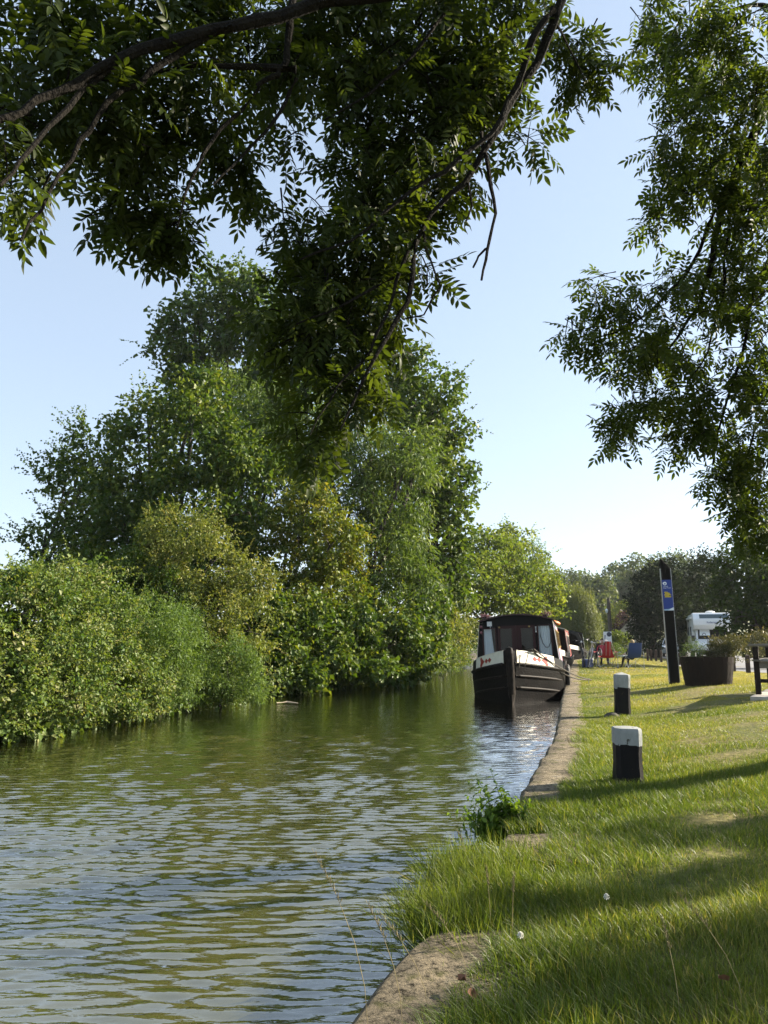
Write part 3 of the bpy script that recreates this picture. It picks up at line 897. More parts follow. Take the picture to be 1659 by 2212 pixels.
tree('birch_tree', 'pale wispy birch top showing behind the second lime tree', (13.0, 64, .5),
     [((12.38, 63.00, 8.37), (0.83, 1.08, 1.33)), ((12.72, 63.00, 7.04), (0.95, 1.23, 1.51))], .15, .5, .8, 34, .2, .4, M['leaf_herb'], 19, group=TG, droop=.8)

# shaded undergrowth filling the far bank between the trunks
def undergrowth():
    g = np.random.default_rng(70)
    n = 60000
    y = g.uniform(9, 60, n)
    x = xleft(y) - .6 - g.random(n) ** 1.3 * 9
    P = np.stack([x, y, np.zeros(n)], -1)
    top = 1.5 + .9 * noise(P, 2.2, 9)
    P[:, 2] = .3 + np.maximum(.2, top) * g.random(n) ** .8
    L = .16 * g.uniform(.6, 1.4, n)
    o = leaf_mesh('undergrowth', P, g.normal(size=(n, 3)), g.normal(size=(n, 3)) * .6 + [.3, -.2, .8], L, L * .7, np.clip(.35 + g.normal(size=n) * .2, 0, 1), M['leaf_maple'], None)
    tag(o, 'shaded undergrowth between the far bank shrubs', kind='stuff')
undergrowth()

# leaves trailing into the water along the far bank
def fringe():
    g = np.random.default_rng(71)
    n = 26000
    y = 9 + 33 * g.random(n) ** 1.4
    x = xleft(y) + .95 * sm((y - 5) / 4) - g.random(n) ** .8 * 1.3
    P = np.stack([x, y, np.zeros(n)], -1)
    x += .3 * noise(P, 1.1, 4)
    P[:, 0] = x
    P[:, 2] = .02 + np.clip(.45 + .3 * noise(P, .9, 12), .08, 1) * g.random(n)
    L = .085 * g.uniform(.6, 1.4, n)
    o = leaf_mesh('waterside_foliage', P, g.normal(size=(n, 3)) + [.4, -.2, -.5], g.normal(size=(n, 3)) * .6 + [.4, -.2, .7], L, L * .7, np.clip(.42 + .2 * noise(P, .5, 6) + g.normal(size=n) * .15, 0, 1), M['leaf_bramble'], None)
    tag(o, 'bramble leaves trailing into the water along the far bank', kind='stuff')
fringe()

# weeping willow: hanging strands over a dome
def willow():
    base = (17.9, 73.0, .3)
    root = empty('weeping_willow', base, 0, 'weeping willow with hanging curtain of shoots at the end of the water', 'tree', TG)
    g = np.random.default_rng(21)
    c = np.array((17.988, 73.000, 3.600)) - np.array(base)
    P, A, Nn, T = [], [], [], []
    for k in range(1900):
        d = unit(g.normal(size=3)); d[2] = abs(d[2])
        f = g.uniform(.55, 1.03)
        s = c + d * np.array([2.1, 2.1, 3.2]) * f * (1 + .12 * noise(d[None] * 2, 1.0, 3)[0])
        ln = min(s[2] + base[2] - .5, g.uniform(1.2, 4.2))
        nleaf = int(ln / .085)
        if nleaf < 2: continue
        t = np.linspace(0, 1, nleaf)[:, None]
        out = np.array([d[0], d[1], 0]) * .35
        p = s + out * t - np.array([0, 0, ln]) * t + g.normal(size=(nleaf, 3)) * .03
        P.append(p)
        A.append(np.array([0, 0, -1]) + g.normal(size=(nleaf, 3)) * .35 + out)
        Nn.append(np.array([d[0], d[1], .3]) + g.normal(size=(nleaf, 3)) * .4)
        T.append(np.full(nleaf, np.clip(.42 + g.normal() * .2, 0, 1)))
    P = np.concatenate(P); n = len(P)
    o = leaf_mesh('crown', P, np.concatenate(A), np.concatenate(Nn), .2 * g.uniform(.7, 1.3, n), .055 * g.uniform(.8, 1.3, n), np.concatenate(T), M['leaf_willow'], root)
    tag(o, kind='stuff'); NL[0] += n
    mb = MB()
    tx = (1276 - 829.5) / 1664 * 72.5 - base[0]
    mb.tube([(tx, -.5, -.3), (tx - .05, -.4, 1.2), (tx - .15, -.2, 2.6), tuple(c)], [.3, .22, .2, .12], 8)
    mb.build('trunk', M['bark'], root, smooth=True)
willow()

# woodland at the end
WG = 'woodland trees at the end of the canal'
for i, (lab, lob, sd) in enumerate([
        ('hazy woodland tree just right of the willow top', [((36.79, 135.00, 8.81), (3.65, 3.85, 4.06)), ((35.44, 135.00, 5.60), (3.25, 3.65, 4.06)), ((37.78, 135.00, 4.01), (4.87, 4.46, 4.06))], 31),
        ('hazy woodland tree behind the utility pole', [((45.45, 150.00, 11.44), (4.51, 4.28, 4.06)), ((44.29, 150.00, 6.09), (5.41, 5.41, 5.41)), ((47.56, 150.00, 8.76), (3.61, 4.06, 4.51))], 32),
        ('hazy woodland tree with pale crown left of the dark hedge trees', [((48.38, 145.00, 12.84), (4.79, 4.36, 3.92)), ((46.84, 145.00, 8.50), (4.36, 4.79, 5.23)), ((51.28, 145.00, 10.23), (4.36, 4.36, 4.36))], 33),
        ('hazy woodland tree showing over the willow between two gaps', [((39.83, 160.00, 11.64), (2.50, 2.69, 2.88)), ((37.95, 160.00, 12.60), (2.88, 2.79, 2.69)), ((40.13, 160.00, 7.36), (4.33, 4.57, 4.81))], 34),
        ('hazy woodland tree furthest left, behind the lime row', [((32.82, 150.00, 10.09), (3.61, 3.83, 4.06)), ((34.53, 150.00, 7.86), (3.61, 4.06, 4.51))], 35),
        ('hazy woodland tree with small pointed top on the skyline', [((45.13, 170.00, 13.61), (2.04, 2.15, 2.25)), ((45.26, 170.00, 9.76), (4.60, 4.34, 4.09))], 36),
        ('hazy woodland tree behind the sign post', [((62.55, 165.00, 15.43), (5.95, 5.21, 4.46)), ((60.26, 165.00, 10.49), (6.94, 6.45, 5.95)), ((68.30, 165.00, 12.46), (5.95, 5.45, 4.96))], 37)]):
    cx = lob[0][0]
    tree('woodland_tree', lab, (cx[0], cx[1] + .5, .0), lob, .4, 1.3, 1.05, 32, .55, .8, M['leaf_far'], sd, group=WG, wob=.25, upw=.6)
HG = 'dark trees along the lane'
for i, (nm, lab, bx, lob, sd, pr) in enumerate([
        ('hedge_tree', 'dark tree left of the sign post beside the cottage', 0, [((19.11, 56.00, 4.38), (1.28, 1.65, 2.02)), ((20.38, 57.00, 5.63), (1.20, 1.25, 1.30)), ((18.33, 55.00, 2.37), (0.99, 1.24, 1.49)), ((20.19, 56.00, 2.72), (1.51, 1.77, 2.02))], 41, .3),
        ('hedge_tree', 'dark dense tree directly behind the sign post', 0, [((22.11, 58.00, 5.36), (1.57, 1.66, 1.74)), ((22.10, 57.00, 3.08), (1.64, 1.94, 2.23)), ((21.14, 57.00, 4.10), (1.37, 1.71, 2.06))], 42, .3),
        ('hedge_tree', 'dark tree above the parked motorhome', 0, [((24.86, 60.00, 5.68), (1.73, 1.77, 1.80)), ((25.84, 60.00, 4.25), (1.73, 2.13, 2.52)), ((24.33, 60.00, 3.18), (1.73, 1.86, 1.98))], 43, .3)]):
    cx = lob[0][0]
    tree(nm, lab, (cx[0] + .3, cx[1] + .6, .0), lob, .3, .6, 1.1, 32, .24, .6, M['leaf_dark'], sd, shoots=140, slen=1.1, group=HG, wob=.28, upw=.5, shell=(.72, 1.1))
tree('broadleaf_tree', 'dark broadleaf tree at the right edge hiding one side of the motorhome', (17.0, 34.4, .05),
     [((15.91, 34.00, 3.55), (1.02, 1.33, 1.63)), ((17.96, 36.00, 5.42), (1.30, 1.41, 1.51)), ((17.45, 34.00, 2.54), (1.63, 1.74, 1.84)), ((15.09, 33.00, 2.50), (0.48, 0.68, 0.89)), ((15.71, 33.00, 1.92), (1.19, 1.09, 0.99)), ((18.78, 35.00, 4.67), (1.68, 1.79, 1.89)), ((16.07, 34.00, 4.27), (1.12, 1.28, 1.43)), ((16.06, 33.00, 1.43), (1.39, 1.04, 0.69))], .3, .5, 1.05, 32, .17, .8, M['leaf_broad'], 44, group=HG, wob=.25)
tree('roadside_scrub', 'dull grey green scrub below the dark broadleaf tree', (14.5, 29.5, .1),
     [((14.16, 29.50, 1.07), (0.80, 0.66, 0.53)), ((13.86, 30.00, 0.98), (0.54, 0.47, 0.40)), ((14.78, 29.00, 1.16), (1.05, 0.87, 0.70))], .05, .3, .9, 26, .13, .4, M['leaf_dry'], 45, 'shrub', 'shrubs along the lane')
tree('hedge', 'shaded hedge foot behind the kerb posts left of the bin', (21.5, 66, .0),
     [((21.62, 64.00, 0.87), (1.54, 1.04, 0.54)), ((23.87, 66.00, 1.05), (1.59, 1.15, 0.71)), ((26.22, 68.00, 1.24), (1.63, 1.19, 0.74))], .06, .5, .85, 26, .2, .5, M['leaf_dark'], 46, 'hedge', 'shrubs along the lane')
tree('golden_shrub', 'sunlit yellow shrub behind the utility pole', (26.8, 89, .0),
     [((27.06, 88.00, 4.71), (1.06, 1.00, 0.95)), ((25.68, 88.00, 3.31), (0.74, 1.11, 1.48)), ((27.56, 89.00, 3.33), (0.96, 1.23, 1.50))], .1, .5, .85, 30, .2, .8, M['leaf_yellow'], 47, 'shrub', 'garden shrubs by the cottage')
tree('copper_beech', 'purple leaved beech beside the cottage gable', (25.1, 80.5, .0),
     [((24.79, 80.00, 3.35), (0.82, 0.94, 1.06)), ((24.49, 80.00, 2.18), (0.87, 0.87, 0.87))], .15, .5, .85, 30, .2, .8, M['leaf_copper'], 48, group='garden shrubs by the cottage')
tree('clipped_hedge', 'bright yellow green hedge in front of the cottage', (19.4, 62.5, .0),
     [((18.59, 62.00, 1.49), (0.60, 0.56, 0.52)), ((19.14, 62.00, 1.42), (0.60, 0.56, 0.52)), ((18.81, 62.00, 0.88), (0.82, 0.67, 0.52))], .06, .32, .9, 30, .13, .8, M['leaf_lime'], 49, 'hedge', 'garden shrubs by the cottage')
tree('grey_bush', 'round grey green bush behind the red camping chair', (14.2, 47.5, .05),
     [((13.81, 47.00, 0.77), (0.42, 0.41, 0.40)), ((14.13, 47.00, 0.61), (0.34, 0.32, 0.31)), ((13.91, 47.00, 0.50), (0.51, 0.42, 0.34))], .05, .22, .9, 30, .09, .4, M['leaf_feather'], 50, 'shrub', 'garden shrubs by the cottage')
print('leaves', NL[0])

# ------------------------------------------------------------------ the ash trees the photograph is taken under
def ash_leaf(g, pairs, LL=.075, hi=True):
    """one compound ash leaf along +Y, about 20 cm: a stalk with leaflet pairs and a tip leaflet"""
    V, F, FL = [], [], []
    n = 0
    rl = .045 + pairs * .027
    def rach(t): return np.array([0, t * rl, -.035 * t * t])
    st = []
    for k in range(5):
        t = k / 4
        p = rach(t)
        for a in range(3):
            w = .0016 * (1 - .5 * t)
            st.append(p + np.array([math.cos(a * 2.094) * w, 0, math.sin(a * 2.094) * w]))
    V += st
    for k in range(4):
        for a in range(3):
            b = (a + 1) % 3
            F += [k * 3 + a, k * 3 + b, k * 3 + 3 + b, k * 3 + 3 + a]; FL.append(4)
    n = len(V)
    spots = []
    for j in range(pairs):
        t = .32 + .62 * j / max(1, pairs - 1) if pairs > 1 else .6
        for sgn in (-1, 1):
            spots.append((t, sgn * R(g.uniform(48, 64)), LL * g.uniform(.85, 1.1) * (1 - .15 * abs(t - .6))))
    spots.append((1.0, R(g.uniform(-8, 8)), LL * 1.1))
    for t, a, l in spots:
        base = rach(t)
        d = np.array([math.sin(a), math.cos(a), -.25 + g.normal() * .12]); d /= np.linalg.norm(d)
        up = np.array([g.normal() * .12 , g.normal() * .12, 1.0]); s = np.cross(d, up); s /= np.linalg.norm(s); up = np.cross(s, d)
        w = l * g.uniform(.155, .195)
        c = g.uniform(.08, .22)
        rows = []
        prof = [(.04, .06), (.28, .85), (.5, 1.0), (.75, .66)]
        vv = []
        for q, ww in prof:
            cen = base + d * l * q - up * c * l * q * q
            vv.append((cen + s * w * ww + up * w * ww * .35, cen, cen - s * w * ww + up * w * ww * .35))
        tip = base + d * l - up * c * l
        for tr in vv: V += list(tr)
        V.append(tip)
        for k in range(3):
            o = n + k * 3
            F += [o, o + 1, o + 4, o + 3]; FL.append(4)
            F += [o + 1, o + 2, o + 5, o + 4]; FL.append(4)
        o = n + 9
        F += [o, o + 1, n + 12]; FL.append(3)
        F += [o + 1, o + 2, n + 12]; FL.append(3)
        n = len(V)
    return np.array(V), np.array(F), np.array(FL)

ga = np.random.default_rng(77)
LEAFV = [ash_leaf(ga, int(ga.integers(4, 6)), .056) for _ in range(10)]
LEAFME = []
for v, f, fl in LEAFV:
    o = fast_mesh('leaf_source', v, f, fl, M['leaf_ash'], None, np.full(len(fl), ga.uniform(.15, .8)), smooth=True)
    LEAFME.append(o.data)
    bpy.data.objects.remove(o)
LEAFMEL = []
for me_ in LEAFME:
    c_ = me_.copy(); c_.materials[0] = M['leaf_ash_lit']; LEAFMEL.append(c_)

def rotm(A, Nn):
    """3x3 columns: side, along, up"""
    a = unit(A); s = unit(np.cross(a, Nn)); u = np.cross(s, a)
    return np.stack([s, a, u], -1)

def ash_sprays(clumps, g, per_area=None):
    """twig tips with opposite compound leaves; returns leaf origin, axis, normal, size and the twigs"""
    O, A, Nn, Sz, TW = [], [], [], [], []
    for (c, rr), n in clumps:
        c = np.array(c); rr = np.array(rr)
        ntw = max(1, int(n / 6))
        for _ in range(ntw):
            d = unit(g.normal(size=3))
            p = c + d * rr * g.random() ** .4 * .9
            dr = unit(np.array([d[0] * .6, d[1] * .5, d[2] * .3 - .35]) + g.normal(size=3) * .45)
            tl = g.uniform(.1, .22)
            p0 = p - dr * tl
            TW.append((p0, p0 + dr * tl * .5 + np.array([0, 0, .01]), p))
            for k in range(3):
                q = p0 + dr * tl * (.35 + .32 * k)
                sd = unit(np.cross(dr, g.normal(size=3)))
                for sg in (-1, 1):
                    if g.random() < .1: continue
                    ax = unit(dr * .55 + sd * sg * .8 + np.array([0, 0, -.3]) + g.normal(size=3) * .2)
                    O.append(q); A.append(ax)
                    Nn.append(np.array([0, 0, 1.0]) + g.normal(size=3) * .42)
                    Sz.append(g.uniform(.75, 1.12))
            O.append(p); A.append(unit(dr + np.array([0, 0, -.2]))); Nn.append(np.array([0, 0, 1.0]) + g.normal(size=3) * .4); Sz.append(g.uniform(.7, 1.0))
    return np.array(O), np.array(A), np.array(Nn), np.array(Sz), TW

def ash_tree(name, label, base, limbs, clumps, far, seed, nshow, group, lm=None):
    """limbs: (points, r0, r1) in world space; clumps in view; far: clumps outside the frame, same foliage"""
    g = np.random.default_rng(seed)
    root = empty(name, base, 0, label, 'tree', group)
    off = np.array(base)
    for nm, pts, r0, r1 in limbs:
        mb = MB()
        # wander a little between the points
        P = [Vector(p) - Vector(base) for p in pts]
        Q = []
        for i in range(len(P) - 1):
            for k in range(3):
                t = k / 3
                q = P[i].lerp(P[i + 1], t)
                if not (i == 0 and k == 0): q += Vector(g.normal(size=3)) * .006 * min(1.0, (P[i + 1] - P[i]).length * 3)
                Q.append(q)
        Q.append(P[-1])
        m = len(Q) - 1
        rs = [(r0 + (r1 - r0) * (i / m)) * g.uniform(.9, 1.12) for i in range(m + 1)]
        mb.tube(Q, rs, 8 if r0 > .012 else 6)
        mb.build(nm, M['ash_bark'], root, smooth=True)
    O, A, Nn, Sz, TW = ash_sprays(clumps, g)
    O2, A2, N2, S2, TW2 = ash_sprays(far, g)
    mb = MB()
    for a, b, c in TW + TW2:
        mb.tube([Vector(a - off), Vector(b - off), Vector(c - off)], [.0045, .0035, .002], 4, caps=False)
    t = mb.build('twigs', M['ash_bark'], root)
    tag(t, kind='stuff')
    # the leaves that show largest in the picture are parts; the rest is one part
    d = np.linalg.norm(O - np.array([0, 0, 1.24]), axis=1)
    inview = (np.abs(O[:, 0]) < O[:, 1] * .49) & (O[:, 1] > 1)
    order = np.argsort(np.where(inview, d, 99))
    show = order[:nshow]
    mask = np.ones(len(O), bool); mask[show] = False
    RM = rotm(A, Nn)
    for i in show:
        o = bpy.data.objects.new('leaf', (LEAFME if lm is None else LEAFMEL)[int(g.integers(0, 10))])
        m = Matrix([list(RM[i][k]) for k in range(3)]).to_4x4()
        o.matrix_local = Matrix.Translation(Vector(O[i] - off)) @ m @ Matrix.Scale(float(Sz[i]), 4)
        C.objects.link(o)
        o.parent = root
    OO = np.concatenate([O[mask], O2]); AA = np.concatenate([A[mask], A2]); NN = np.concatenate([Nn[mask], N2]); SS = np.concatenate([Sz[mask], S2])
    RM = rotm(AA, NN)
    Vs, Fs, Ls, Ts = [], [], [], []
    n = 0
    vi = g.integers(0, 10, len(OO))
    for i in range(len(OO)):
        v, f, fl = LEAFV[vi[i]]
        Vs.append((v * SS[i]) @ RM[i].T + OO[i] - off)
        Fs.append(f + n); Ls.append(fl); Ts.append(np.full(len(fl), np.clip(.45 + g.normal() * .22, 0, 1)))
        n += len(v)
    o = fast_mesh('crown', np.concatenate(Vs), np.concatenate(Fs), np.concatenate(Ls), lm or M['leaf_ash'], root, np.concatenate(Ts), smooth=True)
    tag(o, kind='stuff')
    print(name, 'leaves', len(O), len(O2))
    return root

def px_clumps(rows, k):
    return [(r, max(6, int(n * k))) for r, n in rows]
CLA = [(((-1.26, 2.55, 3.45), (0.21, 0.35, 0.17)),70),(((-0.97, 2.70, 3.64), (0.23, 0.35, 0.13)),55),(((-1.24, 2.40, 2.91), (0.12, 0.30, 0.16)),40),(((-1.21, 2.30, 2.66), (0.04, 0.15, 0.06)),12),(((-1.04, 2.60, 3.18), (0.25, 0.35, 0.16)),80),(((-0.80, 2.80, 3.39), (0.25, 0.35, 0.20)),85),
       (((-0.95, 2.90, 3.07), (0.19, 0.30, 0.12)),48),(((-0.89, 2.95, 2.91), (0.13, 0.25, 0.08)),30),(((-1.09, 2.85, 2.94), (0.10, 0.25, 0.08)),26),(((-0.55, 3.00, 3.77), (0.23, 0.35, 0.18)),70),(((-0.69, 3.00, 3.33), (0.16, 0.30, 0.11)),42),(((-0.59, 3.00, 3.19), (0.08, 0.20, 0.06)),14),
       (((-0.30, 3.20, 4.01), (0.25, 0.40, 0.19)),75),(((0.05, 3.30, 4.10), (0.32, 0.40, 0.22)),100),(((0.40, 3.30, 4.05), (0.30, 0.40, 0.24)),100),(((-0.13, 3.25, 3.69), (0.21, 0.40, 0.18)),72),(((0.18, 3.30, 3.65), (0.30, 0.40, 0.20)),100),(((0.49, 3.35, 3.79), (0.20, 0.35, 0.16)),60),(((0.68, 3.40, 3.69), (0.09, 0.20, 0.06)),14),
       (((-0.06, 3.30, 3.34), (0.26, 0.40, 0.18)),85),(((0.19, 3.30, 3.34), (0.18, 0.35, 0.14)),50),(((0.38, 3.35, 3.45), (0.09, 0.20, 0.07)),16),(((-0.38, 3.25, 3.06), (0.21, 0.35, 0.11)),50),(((-0.13, 3.30, 3.02), (0.28, 0.40, 0.18)),85),(((0.09, 3.35, 3.00), (0.13, 0.30, 0.12)),28),(((0.22, 3.40, 2.93), (0.06, 0.15, 0.08)),9),
       (((-0.27, 3.30, 2.77), (0.30, 0.40, 0.18)),90),(((-0.45, 3.25, 2.59), (0.20, 0.35, 0.13)),50),(((-0.04, 3.35, 2.70), (0.15, 0.30, 0.14)),40),(((-0.27, 3.30, 2.46), (0.26, 0.35, 0.14)),62),(((-0.03, 3.35, 2.43), (0.12, 0.25, 0.09)),22),(((-0.19, 3.30, 2.26), (0.22, 0.30, 0.10)),38),(((-0.38, 3.25, 2.14), (0.16, 0.25, 0.08)),22),(((-0.34, 3.20, 2.04), (0.09, 0.15, 0.04)),8),
       (((1.00, 3.70, 4.39), (0.11, 0.25, 0.11)),30),(((1.10, 3.75, 4.28), (0.14, 0.20, 0.08)),28),(((0.84, 3.50, 4.41), (0.11, 0.25, 0.13)),22),(((-0.73, 2.80, 3.84), (0.20, 0.35, 0.08)),40),(((-0.40, 3.10, 4.11), (0.17, 0.35, 0.09)),36),(((-0.11, 3.20, 4.24), (0.19, 0.35, 0.12)),44),(((0.23, 3.30, 4.36), (0.22, 0.35, 0.14)),50),(((0.61, 3.40, 4.40), (0.16, 0.30, 0.12)),36),(((-1.21, 2.60, 3.63), (0.17, 0.30, 0.09)),40),(((-1.30, 2.45, 3.18), (0.09, 0.25, 0.10)),26),(((0.38, 3.35, 3.87), (0.22, 0.35, 0.16)),44),(((-0.43, 3.10, 3.53), (0.11, 0.25, 0.09)),18)]
LIMA = [('bough',[(0.917, 1.900, 3.675),(0.621, 2.400, 3.794),(0.317, 2.700, 3.833),(-0.235, 2.650, 3.712),(-0.469, 2.550, 3.545),(-0.715, 2.450, 3.387),(-0.920, 2.350, 3.206),(-1.070, 2.250, 3.003),(-1.189, 2.150, 2.837),(-1.281, 2.100, 2.730)],.034,.008),
        ('branch',[(-0.561, 2.500, 3.469),(-0.825, 2.450, 3.252),(-0.962, 2.400, 3.076),(-1.019, 2.350, 2.891),(-1.067, 2.250, 2.642),(-1.092, 2.150, 2.428)],.014,.004),
        ('branch',[(-0.862, 2.400, 3.312),(-1.003, 2.300, 3.060),(-1.081, 2.150, 2.734),(-1.116, 2.050, 2.546)],.012,.005),
        ('branch',[(-0.346, 2.650, 3.806),(-0.367, 2.650, 3.599),(-0.379, 2.650, 3.457),(-0.410, 2.650, 3.392),(-0.489, 2.650, 3.347)],.016,.009),
        ('branch',[(-0.339, 2.650, 3.416),(-0.482, 2.650, 3.422),(-0.701, 2.600, 3.401),(-0.841, 2.550, 3.325)],.016,.006),
        ('branch',[(-0.479, 2.650, 3.337),(-0.669, 2.600, 3.028),(-0.731, 2.600, 2.860),(-0.773, 2.650, 2.741)],.008,.003),
        ('branch',[(-0.344, 2.700, 3.417),(-0.413, 2.700, 3.236),(-0.552, 2.700, 3.077),(-0.642, 2.650, 2.929)],.008,.003),
        ('bough',[(0.850, 2.600, 4.307),(0.817, 3.000, 4.145),(0.749, 3.050, 3.955),(0.692, 3.100, 3.821),(0.572, 3.100, 3.635),(0.474, 3.100, 3.440),(0.347, 3.100, 3.227),(0.203, 3.100, 3.083),(0.101, 3.100, 2.899),(0.040, 3.050, 2.673),(-0.056, 3.000, 2.408)],.024,.005),
        ('branch',[(0.750, 3.000, 4.003),(0.653, 3.000, 3.853),(0.595, 3.050, 3.665),(0.467, 3.050, 3.427),(0.258, 3.000, 3.217),(0.060, 3.000, 3.088),(-0.133, 2.950, 2.870),(-0.336, 2.900, 2.762)],.018,.004),
        ('dead_branch',[(0.433, 3.100, 3.474),(0.460, 3.100, 3.282),(0.484, 3.100, 3.083),(0.446, 3.100, 2.909),(0.419, 3.100, 2.770)],.010,.006),
        ('dead_branch',[(0.454, 3.100, 2.931),(0.409, 3.100, 2.881),(0.384, 3.100, 2.828)],.006,.004),
        ('branch',[(0.371, 3.100, 3.227),(0.384, 3.100, 3.116),(0.358, 3.100, 3.044)],.006,.004),
        ('branch',[(0.152, 3.100, 3.040),(0.201, 3.100, 2.866),(0.239, 3.100, 2.739),(0.169, 3.100, 2.612),(0.080, 3.100, 2.591)],.006,.003),
        ('branch',[(0.141, 3.080, 2.942),(0.098, 3.050, 2.652),(-0.037, 3.000, 2.388),(-0.112, 3.000, 2.230),(-0.175, 2.980, 2.070)],.013,.004),
        ('branch',[(-0.056, 3.000, 2.408),(-0.184, 2.950, 2.252),(-0.287, 2.900, 2.029)],.006,.003),
        ('branch',[(0.040, 3.050, 2.756),(-0.171, 3.000, 2.609),(-0.355, 2.950, 2.506)],.007,.003),
        ('branch',[(0.259, 2.900, 3.889),(0.121, 2.950, 3.730),(-0.058, 2.950, 3.552),(-0.250, 2.900, 3.383)],.009,.004),
        ('branch',[(0.788, 3.200, 4.163),(0.899, 3.350, 4.144),(1.004, 3.450, 4.021)],.008,.003),
        ('trunk',[(2.6,-1.6,.2),(2.5,-1.5,1.2),(2.3,-1.1,2.6),(1.9,-.3,4.0),(0.917, 1.900, 3.675)],.2,.05),
        ('bough',[(2.2,-.9,3.0),(2.1,.3,4.1),(0.850, 2.600, 4.307)],.07,.034)]
FARA = [(((1.6,.6,4.3),(1.3,1.2,.7)),220),(((-.8,1.2,4.2),(1.2,1.0,.6)),180),(((.6,2.2,4.6),(1.5,1.0,.5)),200),(((2.8,-.8,4.6),(1.6,1.4,1.0)),200),(((-2.2,1.8,3.6),(.8,.8,.5)),90)]
ash_tree('ash_tree', 'overhanging ash tree whose leafy boughs cross the top and hang into the middle', (2.6, -1.6, .25), LIMA, px_clumps(CLA, 1.6), FARA, 301, 300, 'ash trees over the towpath')

CLB = [(((1.65, 4.30, 5.15), (0.16, 0.40, 0.13)),30),(((1.96, 4.30, 5.00), (0.28, 0.50, 0.23)),75),(((2.24, 4.30, 4.87), (0.23, 0.50, 0.34)),80),(((1.73, 4.20, 4.77), (0.13, 0.30, 0.13)),22),(((1.93, 4.30, 4.55), (0.23, 0.40, 0.19)),55),(((2.23, 4.30, 4.29), (0.21, 0.50, 0.28)),70),(((1.75, 4.20, 4.28), (0.13, 0.30, 0.13)),22),
       (((2.05, 4.40, 4.01), (0.24, 0.50, 0.22)),58),(((2.29, 4.40, 3.79), (0.16, 0.50, 0.26)),50),(((1.85, 4.40, 4.03), (0.12, 0.30, 0.16)),22),(((2.21, 4.70, 3.71), (0.31, 0.50, 0.23)),68),(((1.87, 4.80, 3.49), (0.26, 0.45, 0.16)),45),(((1.53, 4.80, 3.45), (0.20, 0.30, 0.12)),38),(((1.31, 4.80, 3.20), (0.14, 0.25, 0.11)),26),(((1.40, 4.80, 3.56), (0.12, 0.20, 0.07)),13),
       (((1.64, 4.80, 3.09), (0.26, 0.40, 0.16)),54),(((1.98, 4.80, 3.17), (0.29, 0.50, 0.23)),64),(((2.33, 4.70, 3.19), (0.23, 0.50, 0.31)),70),(((1.90, 4.90, 2.83), (0.25, 0.40, 0.16)),48),(((1.59, 4.90, 2.71), (0.15, 0.25, 0.11)),28),(((1.53, 4.90, 2.56), (0.12, 0.15, 0.06)),14),(((2.19, 4.90, 2.76), (0.28, 0.50, 0.22)),60),(((2.41, 5.00, 2.54), (0.21, 0.50, 0.27)),52),(((2.04, 5.00, 2.57), (0.24, 0.30, 0.12)),34),
       (((2.33, 5.20, 2.33), (0.20, 0.40, 0.16)),32),(((2.52, 5.20, 2.16), (0.16, 0.40, 0.19)),30),(((2.45, 5.30, 2.05), (0.13, 0.30, 0.10)),14),(((2.62, 5.30, 1.92), (0.10, 0.25, 0.08)),9),(((1.74, 4.40, 4.20), (0.11, 0.30, 0.13)),20),(((1.75, 4.50, 3.93), (0.09, 0.30, 0.12)),16),(((1.95, 4.40, 4.27), (0.16, 0.40, 0.16)),26),(((2.31, 4.20, 4.53), (0.15, 0.40, 0.23)),40),(((2.49, 4.80, 3.56), (0.17, 0.40, 0.23)),36),(((2.49, 4.90, 2.92), (0.18, 0.40, 0.21)),34),(((2.54, 5.10, 2.37), (0.15, 0.40, 0.21)),30),(((2.66, 5.30, 2.05), (0.13, 0.35, 0.14)),20),(((2.39, 5.10, 2.40), (0.18, 0.40, 0.18)),26),(((2.55, 5.40, 1.90), (0.10, 0.25, 0.08)),9),(((2.37, 4.40, 4.04), (0.11, 0.40, 0.21)),30),(((2.19, 4.70, 3.42), (0.17, 0.40, 0.17)),26)]
LIMB = [('trunk',[(6.4,6.9,.2),(6.35,6.85,1.8),(6.1,6.5,3.6),(5.4,5.4,5.6)],.24,.12),
        ('bough',[(6.3,6.1,3.0),(4.6,5.4,4.2),(2.789, 4.400, 5.156),(2.583, 4.400, 4.854),(2.390, 4.400, 4.492),(2.236, 4.400, 4.202),(2.155, 4.500, 4.011),(2.107, 4.600, 3.653),(2.041, 4.700, 3.384),(1.850, 4.800, 3.108)],.055,.006),
        ('branch',[(2.167, 4.500, 4.043),(1.963, 4.700, 3.576),(1.744, 4.800, 3.381),(1.523, 4.800, 3.236),(1.338, 4.800, 3.188)],.012,.004),
        ('branch',[(2.252, 4.500, 4.205),(2.206, 4.600, 3.781),(2.195, 4.700, 3.448),(2.123, 4.800, 3.108),(1.996, 4.900, 2.889)],.012,.004),
        ('branch',[(2.621, 4.400, 5.293),(2.328, 4.300, 5.234),(2.147, 4.300, 5.167),(1.899, 4.300, 4.968),(1.701, 4.200, 4.689)],.014,.005),
        ('branch',[(2.063, 4.300, 5.234),(2.162, 4.300, 4.968),(2.224, 4.300, 4.642)],.007,.004),
        ('branch',[(2.569, 4.600, 3.846),(2.411, 4.700, 3.512),(2.330, 4.800, 3.044),(2.227, 4.900, 2.698),(2.232, 5.100, 2.433)],.014,.005),
        ('branch',[(2.682, 4.900, 3.017),(2.483, 5.000, 2.632),(2.416, 5.200, 2.196)],.012,.004)]
